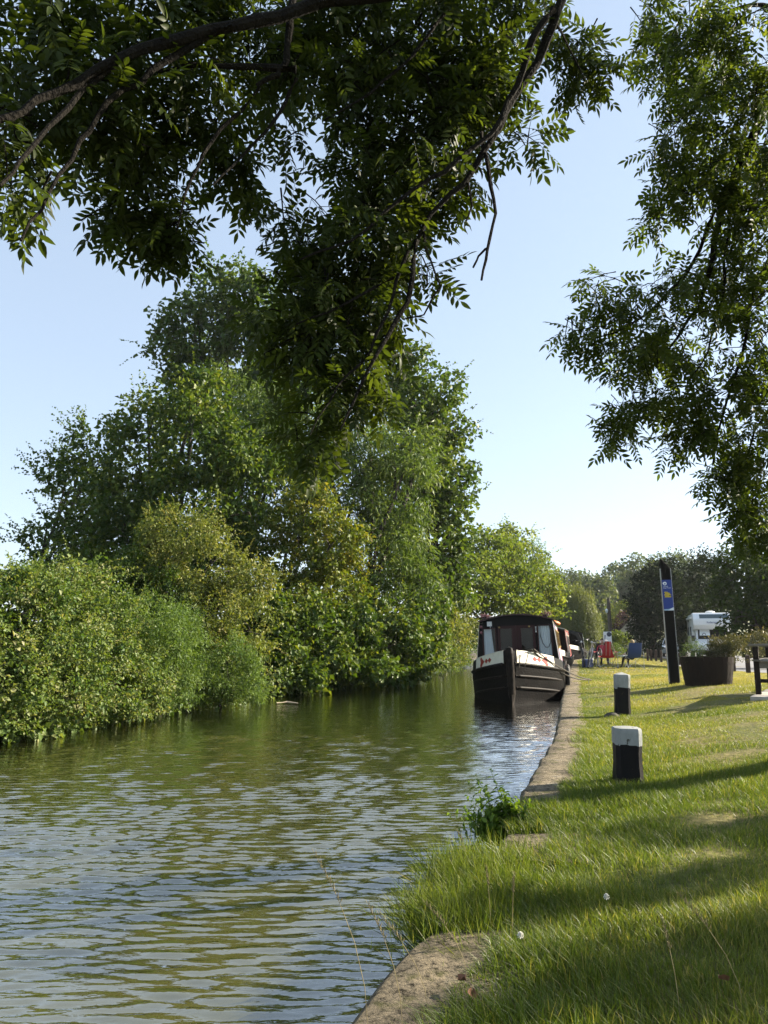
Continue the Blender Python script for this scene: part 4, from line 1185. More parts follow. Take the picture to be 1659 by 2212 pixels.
FARB = [(((4.2,5.2,4.6),(1.2,1.4,1.2)),230),(((5.6,5.6,4.4),(1.2,1.5,.8)),190),(((6.4,6.8,5.2),(1.6,1.6,1.2)),200),(((3.2,4.6,5.6),(1.2,1.2,.8)),160),
        (((6.24, 3.95, 3.22),(.4,.24,.24)),66),(((6.29, 4.00, 3.22),(.4,.24,.24)),66),(((6.53, 4.02, 3.24),(.4,.24,.24)),66),(((6.27, 4.27, 3.21),(.4,.24,.24)),61),(((6.60, 4.32, 3.23),(.4,.24,.24)),57),(((6.16, 4.68, 3.20),(.4,.24,.24)),44),(((7.01, 5.05, 3.53),(.4,.24,.24)),44),(((7.31, 5.23, 3.54),(.4,.24,.24)),48),(((7.66, 5.38, 3.56),(.4,.24,.24)),52),(((7.98, 5.88, 3.58),(.4,.24,.24)),48),(((7.66, 5.86, 3.55),(.4,.24,.24)),44),(((7.45, 6.07, 3.53),(.4,.24,.24)),35)]  # small clumps out of view, added to cast shade bands on the near grass
ash_tree('ash_tree', 'second ash tree whose sunlit hanging branches fill the right edge', (6.4, 6.9, .25), LIMB, px_clumps(CLB, 1.55), FARB, 302, 300, 'ash trees over the towpath', M['leaf_ash_lit'])

# ------------------------------------------------------------------ grass
def dryness(x, y):
    P = np.stack([x, y], -1)
    s = x - xedge(y)
    n = noise(P, 1.3, 11)
    return np.clip(.16 + .12 * sm((4.6 - y) / 2) * sm((s - .9) / .8) + .3 * n + .5 * sm((y - 9) / 7) * sm((s - .6) / 1.6) + .26 * sm((y - 5.5) / 6), 0, 1)

def blades(n, ymin, ymax, g, hh, ww, segs, smax=None):
    """n grass blades scattered over the towpath between two distances"""
    y = np.sqrt(g.random(n) * (ymax ** 2 - ymin ** 2) + ymin ** 2)
    xe_ = xedge(y)
    lo = xe_ + .02
    hi = np.maximum(y * .56 + .9, lo + .5)
    if smax: hi = np.minimum(hi, xe_ + smax)
    x = lo + (hi - lo) * g.random(n)
    s = x - xe_
    # bare stone where the coping shows
    nz = noise(np.stack([x, y], -1), .28, 2)
    lim = .26 + .07 * nz + .06 * noise(np.stack([x, y], -1), .9, 5)
    lim = np.where(y < 2.86, .29 + .07 * nz, lim)
    gap = ((y > 2.84) & (y < 3.72)) | ((y > 4.22) & (y < 4.94))
    lim = np.where((y > 3.72) & (y < 4.22), .30 + .05 * nz, lim)
    keep = (gap | (s > lim)) & (s < np.interp(y, [6, 18.7, 26, 400], [5.7, 5.5, 5.35, 5.35]) + .12 * nz)
    keep &= ~((y > 11.2) & (y < 13.0) & (x > 4.95) & (x < 6.4) & (s > 2.1) & (s < 3.9) & (y < 12.1))
    x, y, s = x[keep], y[keep], s[keep]
    n = len(x)
    z = terr(x, y) - .012
    edge = np.exp(-np.maximum(0, s - .3) / .35) * (y < 9)
    clump = noise(np.stack([x, y], -1), .22, 8)
    h = hh * g.uniform(.5, 1.35, n) * (1 + .35 * clump) * (1 + .75 * edge)
    h = np.maximum(h, .012)
    dry = np.clip(dryness(x, y) + g.normal(size=n) * .16 + (g.random(n) < .14) * .6, 0, 1)
    a = g.uniform(0, 2 * math.pi, n)
    # blades near the wall lean out over it
    lean = np.stack([np.cos(a), np.sin(a)], -1) * g.uniform(.15, .85, n)[:, None] + np.stack([-.42 * edge, -.1 * edge], -1) + np.stack([.22 * noise(np.stack([x, y], -1), .5, 14), .22 * noise(np.stack([x, y], -1), .5, 19)], -1)
    face = a + g.normal(size=n) * .8 + 1.57
    sd = np.stack([np.cos(face), np.sin(face), np.zeros(n)], -1)
    w = ww * g.uniform(.6, 1.3, n)
    B = np.stack([x, y, z], -1)
    L3 = np.concatenate([lean, np.zeros((n, 1))], -1)
    V = []
    for k in range(segs):
        t = k / segs
        c = B + np.array([0, 0, 1.0]) * (h * (t - .25 * t * t * np.linalg.norm(lean, axis=1)))[:, None] + L3 * (h * t * t * .9)[:, None]
        q = w * (1 - .55 * t)
        V.append(c - sd * q[:, None] / 2); V.append(c + sd * q[:, None] / 2)
    t = 1
    V.append(B + np.array([0, 0, 1.0]) * (h * (1 - .25 * np.linalg.norm(lean, axis=1)))[:, None] + L3 * (h * .9)[:, None])
    V = np.stack(V, 1)
    m = V.shape[1]
    fs = []
    for k in range(segs - 1):
        o = 2 * k
        fs += [o, o + 1, o + 3, o, o + 3, o + 2]
    o = 2 * (segs - 1)
    fs += [o, o + 1, o + 2]
    nt = len(fs) // 3
    F = (np.arange(n)[:, None] * m + np.array(fs)[None]).reshape(-1)
    tint = np.repeat(np.clip(.1 + .75 * dry, 0, 1), nt)
    return V.reshape(-1, 3), F, np.full(n * nt, 3), tint

def make_grass():
    g = np.random.default_rng(17)
    for nm, lab, parts in [('grass', 'long green grass blades on the towpath in the foreground', [(72000, 1.2, 3.2, .047, .0032, 2), (95000, 3.2, 6.2, .046, .0036, 2)]),
                           ('grass', 'shorter dry grass on the towpath farther along', [(150000, 6.2, 12, .034, .0045, 2), (140000, 12, 24, .032, .008, 1), (70000, 24, 52, .04, .018, 1)])]:
        Vs, Fs, Ls, Ts, n = [], [], [], [], 0
        for p in parts:
            V, F, Lt, T = blades(p[0], p[1], p[2], g, p[3], p[4], p[5])
            Vs.append(V); Fs.append(F + n); Ls.append(Lt); Ts.append(T); n += len(V)
        o = fast_mesh(nm, np.concatenate(Vs), np.concatenate(Fs), np.concatenate(Ls), M['grass'], None, np.concatenate(Ts))
        tag(o, lab, kind='stuff')
make_grass()
# tall grass tuft over the gap in the coping
def tuft(center, n, seed, h, spread):
    g = np.random.default_rng(seed)
    c = np.array(center)
    p = c + g.normal(size=(n, 3)) * np.array([spread[0], spread[1], .02])
    a = g.uniform(0, 6.28, n)
    A = np.stack([np.cos(a) * .5 - .36, np.sin(a) * .4 - .15, np.ones(n) * g.uniform(.4, 1.0, n)], -1)
    Nn = g.normal(size=(n, 3)) + np.array([0, 0, .6])
    L = h * g.uniform(.5, 1.3, n)
    return p, A, Nn, L, g
def bank_tuft():
    P, A, Nn, L, T = [], [], [], [], []
    for c, n, sd, h, sp in [((.27, 3.05, .2), 5200, 1, .11, (.09, .12)), ((.42, 3.5, .2), 6500, 2, .12, (.1, .2)), ((.24, 3.3, .1), 2600, 3, .11, (.06, .22)), ((.82, 4.62, .2), 2300, 4, .10, (.12, .14)), ((.66, 3.8, .22), 900, 5, .1, (.12, .1))]:
        p, a, nn, l, g = tuft(c, n, sd, h, sp)
        P.append(p); A.append(a); Nn.append(nn); L.append(l); T.append(np.clip(.3 + g.normal(size=len(l)) * .16, 0, 1))
    P = np.concatenate(P); L = np.concatenate(L)
    o = leaf_mesh('grass', P, np.concatenate(A), np.concatenate(Nn), L, np.full(len(L), .0028), np.concatenate(T), M['grass'], None, fold=.3)
    tag(o, 'thick dark green grass tuft spilling over the wall where coping is missing', kind='stuff')
bank_tuft()
# earth under the tuft, filling the gaps between slabs
for y0, y1 in ((2.84, 3.72), (4.2, 4.95)):
    mb = MB()
    rows = []
    for i in range(9):
        yy = y0 + (y1 - y0) * i / 8
        x = float(xedge(yy))
        rows.append([(x - .02 + .03 * math.sin(i * 2.1), yy, -.2), (x + .02 + .03 * math.sin(i * 1.3), yy, .09), (x + .1, yy, .2), (x + .3, yy, .235), (x + .5, yy, .24)])
    mb.grid(rows)
    tag(mb.build('bank_earth', M['earth'], smooth=True), 'bare earth in the gap of the wall edge', kind='structure')

# seed stalks
def stalk(base, h, lean, label, seed, head=True):
    g = random.Random(seed)
    root = empty('grass_stalk', base, 0, label, 'grass stalk', 'tall dry grass stalks by the near coping')
    mb = MB()
    pts = [(lean[0] * h * t * t, lean[1] * h * t * t, h * t) for t in (0, .25, .5, .75, 1)]
    mb.tube(pts, [.0011, .001, .0009, .0007, .0005], 4)
    mb.build('stem', M['straw'], root)
    if head:
        mb = MB()
        for k in range(26):
            t = .72 + .3 * k / 26
            c = Vector((lean[0] * h * t * t, lean[1] * h * t * t, h * t))
            a = k * 2.4
            d = Vector((math.cos(a) * .5, math.sin(a) * .5, 1)).normalized()
            r = .0014 * (1.2 - k / 40)
            mb.tube([c, c + d * .007, c + d * .014], [.0006, r, .0003], 4)
        mb.build('seed_head', M['straw'], root)
for i, (b, h, l, lab) in enumerate([
        ((-0.041, 2.174, 0.250), .42, (-.35, .1), 'tallest dry grass stalk, leaning left over the water'),
        ((0.048, 2.186, 0.250), .3, (-.3, 0), 'dry grass stalk leaning left beside the tallest one'),
        ((0.371, 2.880, 0.250), .2, (-.05, .05), 'upright seed stalk beside the far end of the near slab'),
        ((0.430, 2.774, 0.250), .21, (.05, .02), 'upright pale seed stalk just right of the near slab end'),
        ((0.119, 2.271, 0.250), .24, (-.55, .1), 'thin stalk bending across the near slab'),
        ((0.247, 2.474, 0.250), .2, (-.6, .2), 'short bent stalk over the inner side of the near slab'),
        ((0.374, 3.660, 0.250), .14, (-.3, 0), 'stalk with ripe head at the grass tuft over the water'),
        ((0.932, 2.176, 0.287), .28, (-.5, .1), 'arching straw stalk in the bottom right corner'),
        ((0.758, 2.158, 0.274), .24, (-.1, .1), 'stalk standing in the shaded bottom grass right of centre'),
        ((2.495, 8.331, 0.262), .12, (.1, 0), 'small weed stalk standing just behind the near bollard'),
        ((1.597, 6.811, 0.250), .18, (-.2, 0), 'dry stalk at the coping edge level with the near bollard')]):
    stalk(b, h, l, lab, i)
# dead leaves and clover heads lying in the grass
for i, (p, lab) in enumerate([((0.239, 2.283, 0.250), 'curled brown dead leaf beside the near coping slab'), ((0.934, 2.302, 0.283), 'brown dead leaf in the shaded grass at lower right'), ((0.224, 2.381, 0.250), 'small dark dead leaf on the inner edge of the near slab')]):
    mb = MB()
    g = random.Random(i)
    rows = []
    for a in range(5):
        t = a / 4
        w = .022 * math.sin(math.pi * (.08 + .87 * t)) * (1 + .2 * g.random())
        rows.append([(-w, t * .06 - .03, .018 + .012 * g.random()), (0, t * .06 - .03, .006), (w, t * .06 - .03, .016 + .014 * g.random())])
    mb.grid(rows)
    o = mb.build('fallen_leaf', M['dead_leaf'], smooth=True)
    o.location = Vector(p) + Vector((0, 0, .035)); o.rotation_euler = (.3, .2, i * 1.9); o.scale = (.6, .6, .6)
    tag(o, lab, 'fallen leaf', 'fallen leaves')
for i, (p, lab) in enumerate([((0.427, 2.620, 0.251), 'white clover head beside the near slab'), ((0.799, 2.972, 0.257), 'tiny white clover head in the shaded grass right of the tuft')]):
    root = empty('clover_flower', Vector(p), 0, lab, 'flower', 'white clover flowers')
    mb = MB(); mb.tube([(0, 0, 0), (.004, 0, .07)], .0012, 4); mb.build('stem', M['leaf_nettle'], root)
    mb = MB()
    for k in range(30):
        a = k * 2.4; t = k / 30
        d = Vector((math.cos(a) * math.sin(t * 2.6), math.sin(a) * math.sin(t * 2.6), math.cos(t * 2.6)))
        mb.tube([Vector((.004, 0, .073)) + d * .003, Vector((.004, 0, .073)) + d * .011], [.0012, .0016], 4)
    mb.build('petals', M['clover'], root)

# nettle clump hanging over the wall
def nettle():
    base = (.66, 4.42, .2)
    root = empty('nettle_clump', base, 0, 'leafy nettle clump growing from the wall edge over the water', 'plant')
    root.scale = (.66, .66, .66)
    g = np.random.default_rng(8)
    P, A, Nn, L = [], [], [], []
    mb = MB()
    b0 = np.array(base)
    tips = [(-.33, -.05, .22), (-.22, 0, .42), (-.1, .05, .50), (-.38, -.1, .05), (-.3, .05, .3), (.0, .1, .34), (.12, .1, .27), (.22, .08, .24), (-.42, .0, -.05), (-.25, -.12, .1), (-.14, -.1, .22), (.05, 0, .26), (-.35, -.16, -.12), (-.2, -.15, -.02), (-.05, .1, .4), (-.45, .06, .16), (.16, -.02, .2), (-.28, .1, .4)]
    tips += [tuple(np.array(q) * g.uniform(.55, .95) + g.normal(size=3) * .05) for q in tips] + [tuple(np.array(q) * g.uniform(.35, .7) + g.normal(size=3) * .05) for q in tips]
    for tx in tips:
        t1 = np.array(tx)
        s0 = np.array([g.normal() * .06, g.normal() * .07, .0])
        mid = s0 * .6 + t1 * .45 + np.array([0, 0, .08])
        pts = []
        for k in range(9):
            t = k / 8
            pts.append((1 - t) ** 2 * s0 + 2 * t * (1 - t) * mid + t * t * t1)
        mb.tube([Vector(p) for p in pts], [.004 - .0003 * k for k in range(9)], 5)
        for k in range(2, 9):
            d = unit(pts[k] - pts[k - 1])
            s1 = unit(np.cross(d, np.array([math.cos(k * 1.57), math.sin(k * 1.57), .3])))
            for sg in (-1, 1):
                P.append(pts[k]); A.append(s1 * sg + d * .35 + np.array([0, 0, -.25]) + g.normal(size=3) * .25)
                Nn.append(d + np.array([0, 0, .5]) + g.normal(size=3) * .25); L.append(.105 * (1.25 - .08 * k) * g.uniform(.75, 1.2))
    mb.build('stem', M['leaf_nettle'], root)
    P = np.array(P); L = np.array(L); n = len(P)
    A = np.array(A); Nn = np.array(Nn)
    # every leaf a part of its own
    Af = unit(A); sd = unit(np.cross(Af, Nn)); up = np.cross(sd, Af)
    order = g.permutation(n)
    keep, rest = order[:290], order[290:]
    o = leaf_mesh('foliage', P[rest], Af[rest], Nn[rest], L[rest] * .9, L[rest] * .45, np.clip(.4 + g.normal(size=len(rest)) * .25, 0, 1), M['leaf_nettle'], root)
    tag(o, kind='stuff')
    P, L, Af, sd, up = P[keep], L[keep], Af[keep], sd[keep], up[keep]
    n = len(P)
    me = []
    for v in range(4):
        vs, fs = [], []
        prof = [(0, .03), (.12, .55), (.28, 1.0), (.42, .86), (.5, .9), (.66, .6), (.82, .3)]
        for q, w in prof:
            w *= .27
            dz = -.22 * q * q
            vs += [(w, q, dz + w * .25), (0, q, dz), (-w, q, dz + w * .25)]
        vs.append((0, 1.0, -.24))
        for k in range(6):
            o = 3 * k
            fs += [(o, o + 1, o + 4, o + 3), (o + 1, o + 2, o + 5, o + 4)]
        fs += [(18, 19, 21), (19, 20, 21)]
        m = bpy.data.meshes.new('leaf')
        m.from_pydata(vs, [], fs)
        at = m.attributes.new('tint', 'FLOAT', 'FACE')
        at.data.foreach_set('value', np.full(len(fs), .15 + .25 * v, dtype=np.float32))
        m.materials.append(M['leaf_nettle'])
        me.append(m)
    for i in range(n):
        o = bpy.data.objects.new('leaf', me[int(g.integers(0, 4))])
        mt = Matrix([[sd[i][k], Af[i][k], up[i][k]] for k in range(3)]).to_4x4()
        o.matrix_local = Matrix.Translation(Vector(P[i])) @ mt @ Matrix.Scale(float(L[i]), 4)
        C.objects.link(o); o.parent = root
nettle()
o = MB().tube([(0, 0, 0), (.2, .03, .02), (.42, .02, .0)], [.02, .025, .008], 6).build('driftwood', M['drift'], smooth=True)
o.location = (-2.137, 15.780, 0.020)
tag(o, 'pale driftwood stick floating at the foot of the far bushes', 'stick')

# ------------------------------------------------------------------ mooring bollards
CANAL = math.atan(.25)
def bollard(loc, label, w, h, hw, peak, seed, rz, flare=0.0, lean=(0, 0)):
    root = empty('mooring_bollard', loc, 0, label, 'bollard', 'black and white mooring bollards')
    root.rotation_euler = (lean[0], lean[1], rz)
    g = random.Random(seed)
    def ring(z, w_):
        c = w_ * .16
        return [(-w_ / 2 + c, -w_ / 2, z), (w_ / 2 - c, -w_ / 2, z), (w_ / 2, -w_ / 2 + c, z), (w_ / 2, w_ / 2 - c, z), (w_ / 2 - c, w_ / 2, z), (-w_ / 2 + c, w_ / 2, z), (-w_ / 2, w_ / 2 - c, z), (-w_ / 2, -w_ / 2 + c, z)]
    def stack(levels, nsub=3, cap=None):
        mb = MB()
        rows = []
        for z, w_ in levels:
            r = ring(z, w_)
            # subdivide each side so that the paint edge can wander
            rr = []
            for k in range(8):
                a, b = Vector(r[k]), Vector(r[(k + 1) % 8])
                for q in range(nsub): rr.append(a.lerp(b, q / nsub))
            rows.append([p + Vector((g.uniform(-1, 1), g.uniform(-1, 1), 0)) * w_ * .006 for p in rr])
        n = len(rows[0])
        for r in rows: mb.v += [tuple(p) for p in r]
        for i in range(len(rows) - 1):
            for k in range(n):
                a, b = i * n + k, i * n + (k + 1) % n
                mb.f.append((a, b, b + n, a + n))
        if cap is not None:
            mb.v.append((0, 0, cap))
            t = len(mb.v) - 1
            for k in range(n): mb.f.append(((len(rows) - 1) * n + k, (len(rows) - 1) * n + (k + 1) % n, t))
        return mb, n, len(rows)
    zb = h - hw
    body = [(-.15, w * (1 + flare)), (0, w * (1 + flare)), (zb * .25, w * (1 + flare * .3)), (zb * .5, w * .985), (zb * .75, w * .97), (zb * .93, w * .99), (zb + .02, w * .995)]
    mb, n, k = stack(body)
    mb.build('shaft', M['black_paint'], root, smooth=True)
    wt = w * 1.02
    head = [(zb, wt), (zb + hw * .3, wt), (zb + hw * .6, wt * 1.005), (h - peak - .012, wt), (h - peak, wt * .95)]
    mb, n, k = stack(head, 6, h)
    # ragged lower edge of the white paint
    for q in range(n):
        x, y, z = mb.v[q]
        mb.v[q] = (x, y, z + .004 * math.sin(q * .5 + seed) + g.uniform(-.003, .004) + (.02 if q < 10 and seed == 2 else 0))
    mb.build('white_cap', M['white_paint'], root, smooth=True)
    return root
bollard((1.717, 5.655, 0.262), 'short wide mooring bollard nearest the camera, white topped with black shaft', .182, .385, .125, .012, 1, -.1, .06, (0, R(1)))
bollard((3.168, 10.531, 0.271), 'taller narrow mooring bollard with pointed white cap, farther along', .195, .56, .215, .03, 2, -.16, .02, (0, R(1.5)))
mb = MB(); mb.lathe([(.0, .07), (.05, .06), (.085, .03), (.1, .0)], n=9)
o = mb.build('stone', solid('dark stone', (.05, .045, .04), .9), smooth=True)
b_ = Vector((2.983, 10.385, 0.261)); o.location = b_; o.scale = (1.1, .8, .9)
tag(o, 'dark lump of stone beside the base of the farther bollard', 'stone')

# ------------------------------------------------------------------ sign post
def sign_post():
    base = (5.797, 15.727, 0.411)
    root = empty('sign_post', base, math.radians(-12), 'tall black timber waterway sign post with slanted top and blue panel', 'sign')
    root.rotation_euler = (0, R(-1.2), R(-12))
    H, w, d = 2.52, .185, .12
    mb = MB()
    mb.prism([(-w / 2, -.3), (w / 2, -.3), (w / 2, H - .23), (-w / 2, H)], -d / 2, d / 2)
    mb.build('post', M['timber_black'], root, bevel=.006)
    for sx in (-1, 1):
        mb = MB()
        mb.box((sx * (w / 2 + .006), -.01, H * .46), (.011, d * .8, H * .9))
        e = mb.build('edge_strip', M['galv'], root)
        for k in range(7):
            mb = MB(); mb.lathe([(.009, 0), (.007, .006), (.0, .008)], n=6, axis='X')
            b = mb.build('bolt', M['galv'], e)
            b.location = (sx * (w / 2 + .012), -.05, .5 + k * .27 + (.03 if k % 2 else 0)); b.rotation_euler = (0, 0, 0 if sx > 0 else math.pi)
    z0, z1 = 1.44, 2.06
    y = -d / 2 - .004
    p = MB().box((0, y, (z0 + z1) / 2), (w + .004, .008, z1 - z0)).build('sign_panel', M['sign_blue'], root, bevel=.002)
    yf = y - .006
    def flat(poly, name, m, dy=0):
        return MB().prism(poly, yf - dy - .0012, yf - dy + .0012).build(name, m, p)
    flat([(-w / 2, z0), (w / 2, z0), (w / 2, z0 + .065), (w * .3, z0 + .048), (.0, z0 + .03), (-w / 2, z0 + .028)], 'wave', M['sign_pale'])
    flat([(w / 2, z0 + .002), (w / 2, z0 + .062), (w * .3, z0 + .044), (.02, z0 + .022), (-.02, z0 + .002)], 'white_wave', M['sign_white'], .002)
    # round emblem: white ring with a small dark arch inside
    c = (-.038, z1 - .075)
    ring = MB()
    n = 28
    vs, fs = [], []
    for k in range(n):
        a = 2 * math.pi * k / n
        r = .036 + (.006 if 2.4 < a < 3.3 else 0)
        vs += [(c[0] + r * math.cos(a), yf, c[1] + r * math.sin(a)), (c[0] + .017 * math.cos(a), yf, c[1] - .007 + .014 * math.sin(a))]
    for k in range(n):
        a, b = 2 * k, 2 * ((k + 1) % n)
        fs.append((a, b, b + 1, a + 1))
    ring.add(vs, fs).build('emblem', M['sign_white'], p)
    for txt, z, sz in (('Canal &', z1 - .145, .03), ('River Trust', z1 - .175, .03)):
        cu = bpy.data.curves.new('lettering', 'FONT')
        cu.body = txt; cu.size = sz; cu.extrude = .0008; cu.align_x = 'LEFT'
        cu.materials.append(M['sign_white'])
        t = bpy.data.objects.new('lettering', cu)
        t.location = (-w / 2 + .02, yf, z); t.rotation_euler = (math.pi / 2, 0, 0)
        link(t, p)
        to_mesh(t)
    # torn yellow sticker
    zc = z1 - .30
    flat([(-.065, zc - .055), (.062, zc - .058), (.066, zc - .02), (.04, zc - .012), (.075, zc + .0), (.05, zc + .012), (.035, zc + .04), (.018, zc + .034), (.005, zc + .055), (-.05, zc + .062), (-.066, zc + .045), (-.045, zc + .03), (-.06, zc + .005), (-.072, zc - .01), (-.05, zc - .02)], 'sticker', M['sign_yellow'])
    flat([(.02, zc - .03), (.06, zc - .024), (.045, zc - .012), (.025, zc - .018)], 'sticker_mark', M['sign_dark'], .002)
    flat([(-.062, zc + .018), (-.045, zc + .028), (-.05, zc + .036), (-.06, zc + .03)], 'sticker_mark', M['sign_dark'], .002)
sign_post()

# ------------------------------------------------------------------ half barrel planter
def planter():
    base = Vector((5.987, 14.551, 0.456))
    root = empty('barrel_planter', base, .1, 'dark half barrel planter of upright staves beside the sign post', 'planter')
    n = 26
    H, r0, r1 = .50, .40, .475
    def rad(z): return r0 + (r1 - r0) * (z / H) ** .85
    src = None
    for k in range(n):
        a0, a1 = 2 * math.pi * k / n + .006, 2 * math.pi * (k + 1) / n - .006
        mb = MB()
        vs, fs = [], []
        zs = [-.03, .12, .27, .4, H]
        for z in zs:
            for r_, a in ((rad(max(z, 0)), a0), (rad(max(z, 0)), a1), (rad(max(z, 0)) - .028, a1), (rad(max(z, 0)) - .028, a0)):
                vs.append((r_ * math.cos(a), r_ * math.sin(a), z + (.004 * math.sin(k * 2.7) if z == H else 0)))
        for i in range(4):
            for q in range(4):
                a, b = i * 4 + q, i * 4 + (q + 1) % 4
                fs.append((a, b, b + 4, a + 4))
        fs += [(0, 3, 2, 1), (16, 17, 18, 19)]
        mb.add(vs, fs).build('stave', M['timber_brown'], root)
    for z in (.09, .40):
        mb = MB()
        mb.lathe([(rad(z - .018) + .002, z - .018), (rad(z - .018) + .006, z - .018), (rad(z + .018) + .006, z + .018), (rad(z + .018) + .002, z + .018)], n=40, cap=False)
        mb.build('hoop', M['timber_brown'], root)
    MB().lathe([(.01, .43), (r1 - .06, .43)], n=20, cap=False).build('soil', M['earth'], root)
    b = np.array(base)
    for nm, lab, dx, lobes, m, sd, L, Wr, tw in [
        ('planter_shrub', 'dense brown green shrub with faded flower heads filling the barrel planter', .1, [((.30, 0, .60), (.26, .28, .15)), ((.36, .1, .74), (.17, .2, .13)), ((.5, .05, .58), (.2, .22, .15)), ((.46, -.1, .76), (.14, .18, .12)), ((.58, -.1, .46), (.13, .15, .13)), ((.06, -.05, .54), (.12, .16, .07))], M['leaf_dry'], 61, .045, .42, 0),
        ('planter_flowers', 'low grey faded flowers at the left rim of the barrel planter', -.3, [((-.3, -.05, .56), (.17, .2, .14)), ((-.42, -.1, .5), (.1, .12, .1)), ((-.18, .0, .62), (.15, .15, .14))], M['leaf_feather'], 62, .03, .3, 0)]:
        rt = empty(nm, base, 0, lab, 'plant', 'plants in the barrel planter')
        trunk(rt, (dx, 0, .42), lobes, .018, sd, name='stem', split=.3, twigs=4)
        crown(rt, lobes, .09, .9, 34, L, Wr, m, sd, droop=-.2, minz=.4, name='foliage', wob=.3, shell=(.7, 1.15))
planter()

# ------------------------------------------------------------------ bench on its concrete pad
def bench():
    fx, fy, fz = (5.200, 10.956, 0.462)
    rz = -.56
    mb = MB()
    mb.box((0.30, .9, .02), (1.05, 2.2, .08))
    o = mb.build('concrete_pad', M['pad'], bevel=.008)
    o.location = (fx, fy - .32, fz - .01); o.rotation_euler = (0, 0, rz)
    tag(o, 'pale concrete pad under the bench', 'paving')
    z0 = fz + .05
    root = empty('garden_bench', (fx, fy, z0), rz, 'dark stained wooden bench with flat armrest cut by the right edge', 'bench')
    # local x = depth (front at 0, back at +.6), local y = length
    for yy in (0.0, 1.5):
        MB().box((0, yy, .325), (.07, .07, .65)).build('leg', M['timber_brown'], root, bevel=.004)
        MB().bar((.52, yy, 0), (.66, yy, .95), .07, .07, Vector((0, 1, 0))).build('leg', M['timber_brown'], root, bevel=.004)
        MB().box((.24, yy, .672), (.66, .095, .036)).build('armrest', M['timber_grey'], root, bevel=.006)
        MB().box((.27, yy, .185), (.5, .045, .05)).build('stretcher', M['timber_brown'], root, bevel=.003)
        MB().box((.27, yy, .40), (.48, .04, .085)).build('seat_rail', M['timber_grey'], root, bevel=.003)
    for k in range(5):
        MB().box((.01 + k * .115, .75, .462 - .012 * math.sin(k / 4 * math.pi)), (.095, 1.62, .026)).build('seat_slat', M['timber_grey'], root, bevel=.004)
    MB().box((-.012, .75, .40), (.03, 1.46, .09)).build('apron', M['timber_grey'], root, bevel=.003)
    for k in range(11):
        yy = .1 + k * .13
        MB().bar((.565, yy, .47), (.645, yy, .88), .05, .02, Vector((0, 1, 0))).build('back_slat', M['timber_brown'], root)
    MB().box((.655, .75, .91), (.045, 1.5, .09)).build('top_rail', M['timber_brown'], root, bevel=.006)
bench()

# ------------------------------------------------------------------ kerb posts along the lane
KP = [(15.058, 44.755, 0.146), (15.384, 45.133, 0.130), (15.683, 45.191, 0.104), (15.603, 44.130, 0.073), (15.136, 41.828, 0.036), (15.422, 40.896, 0.004), (10.789, 24.218, 0.312), (9.656, 20.830, 0.394)]
KL = ['leftmost dark kerb post of the row behind the blue chair', 'second dark kerb post from the left of the row', 'third dark kerb post from the left, left of the bin', 'dark kerb post standing in front of the wheelie bin', 'dark kerb post just left of the sign post', 'dark kerb post between the sign post and the barrel planter', 'dark kerb post just right of the barrel planter', 'reddish kerb post between the planter and the bench']
first = None
for i, (p, lab) in enumerate(zip(KP, KL)):
    hgt = .66 if i < 6 else .5
    if first is None:
        first = empty('kerb_post', p, -CANAL, lab, 'post', 'wooden kerb posts along the lane')
        MB().box((0, 0, .26), (.12, .12, .78)).build('shaft', M['post_timber'], first, bevel=.01)
        MB().add([(-.06, -.06, .651), (.06, -.06, .651), (.06, .06, .651), (-.06, .06, .651), (0, 0, .69)], [(0, 1, 2, 3), (0, 1, 4), (1, 2, 4), (2, 3, 4), (3, 0, 4)]).build('post_cap', M['post_timber'], first)
        cm = {}
        for a in [first] + list(first.children): cm[a.name] = [c for c in (first.children if a == first else [])]
    else:
        c = copy_tree(first, p, -CANAL + .1 * math.sin(i * 3), lab, cm)
        c.scale = (.85 if i > 5 else 1, .85 if i > 5 else 1, hgt / .69)

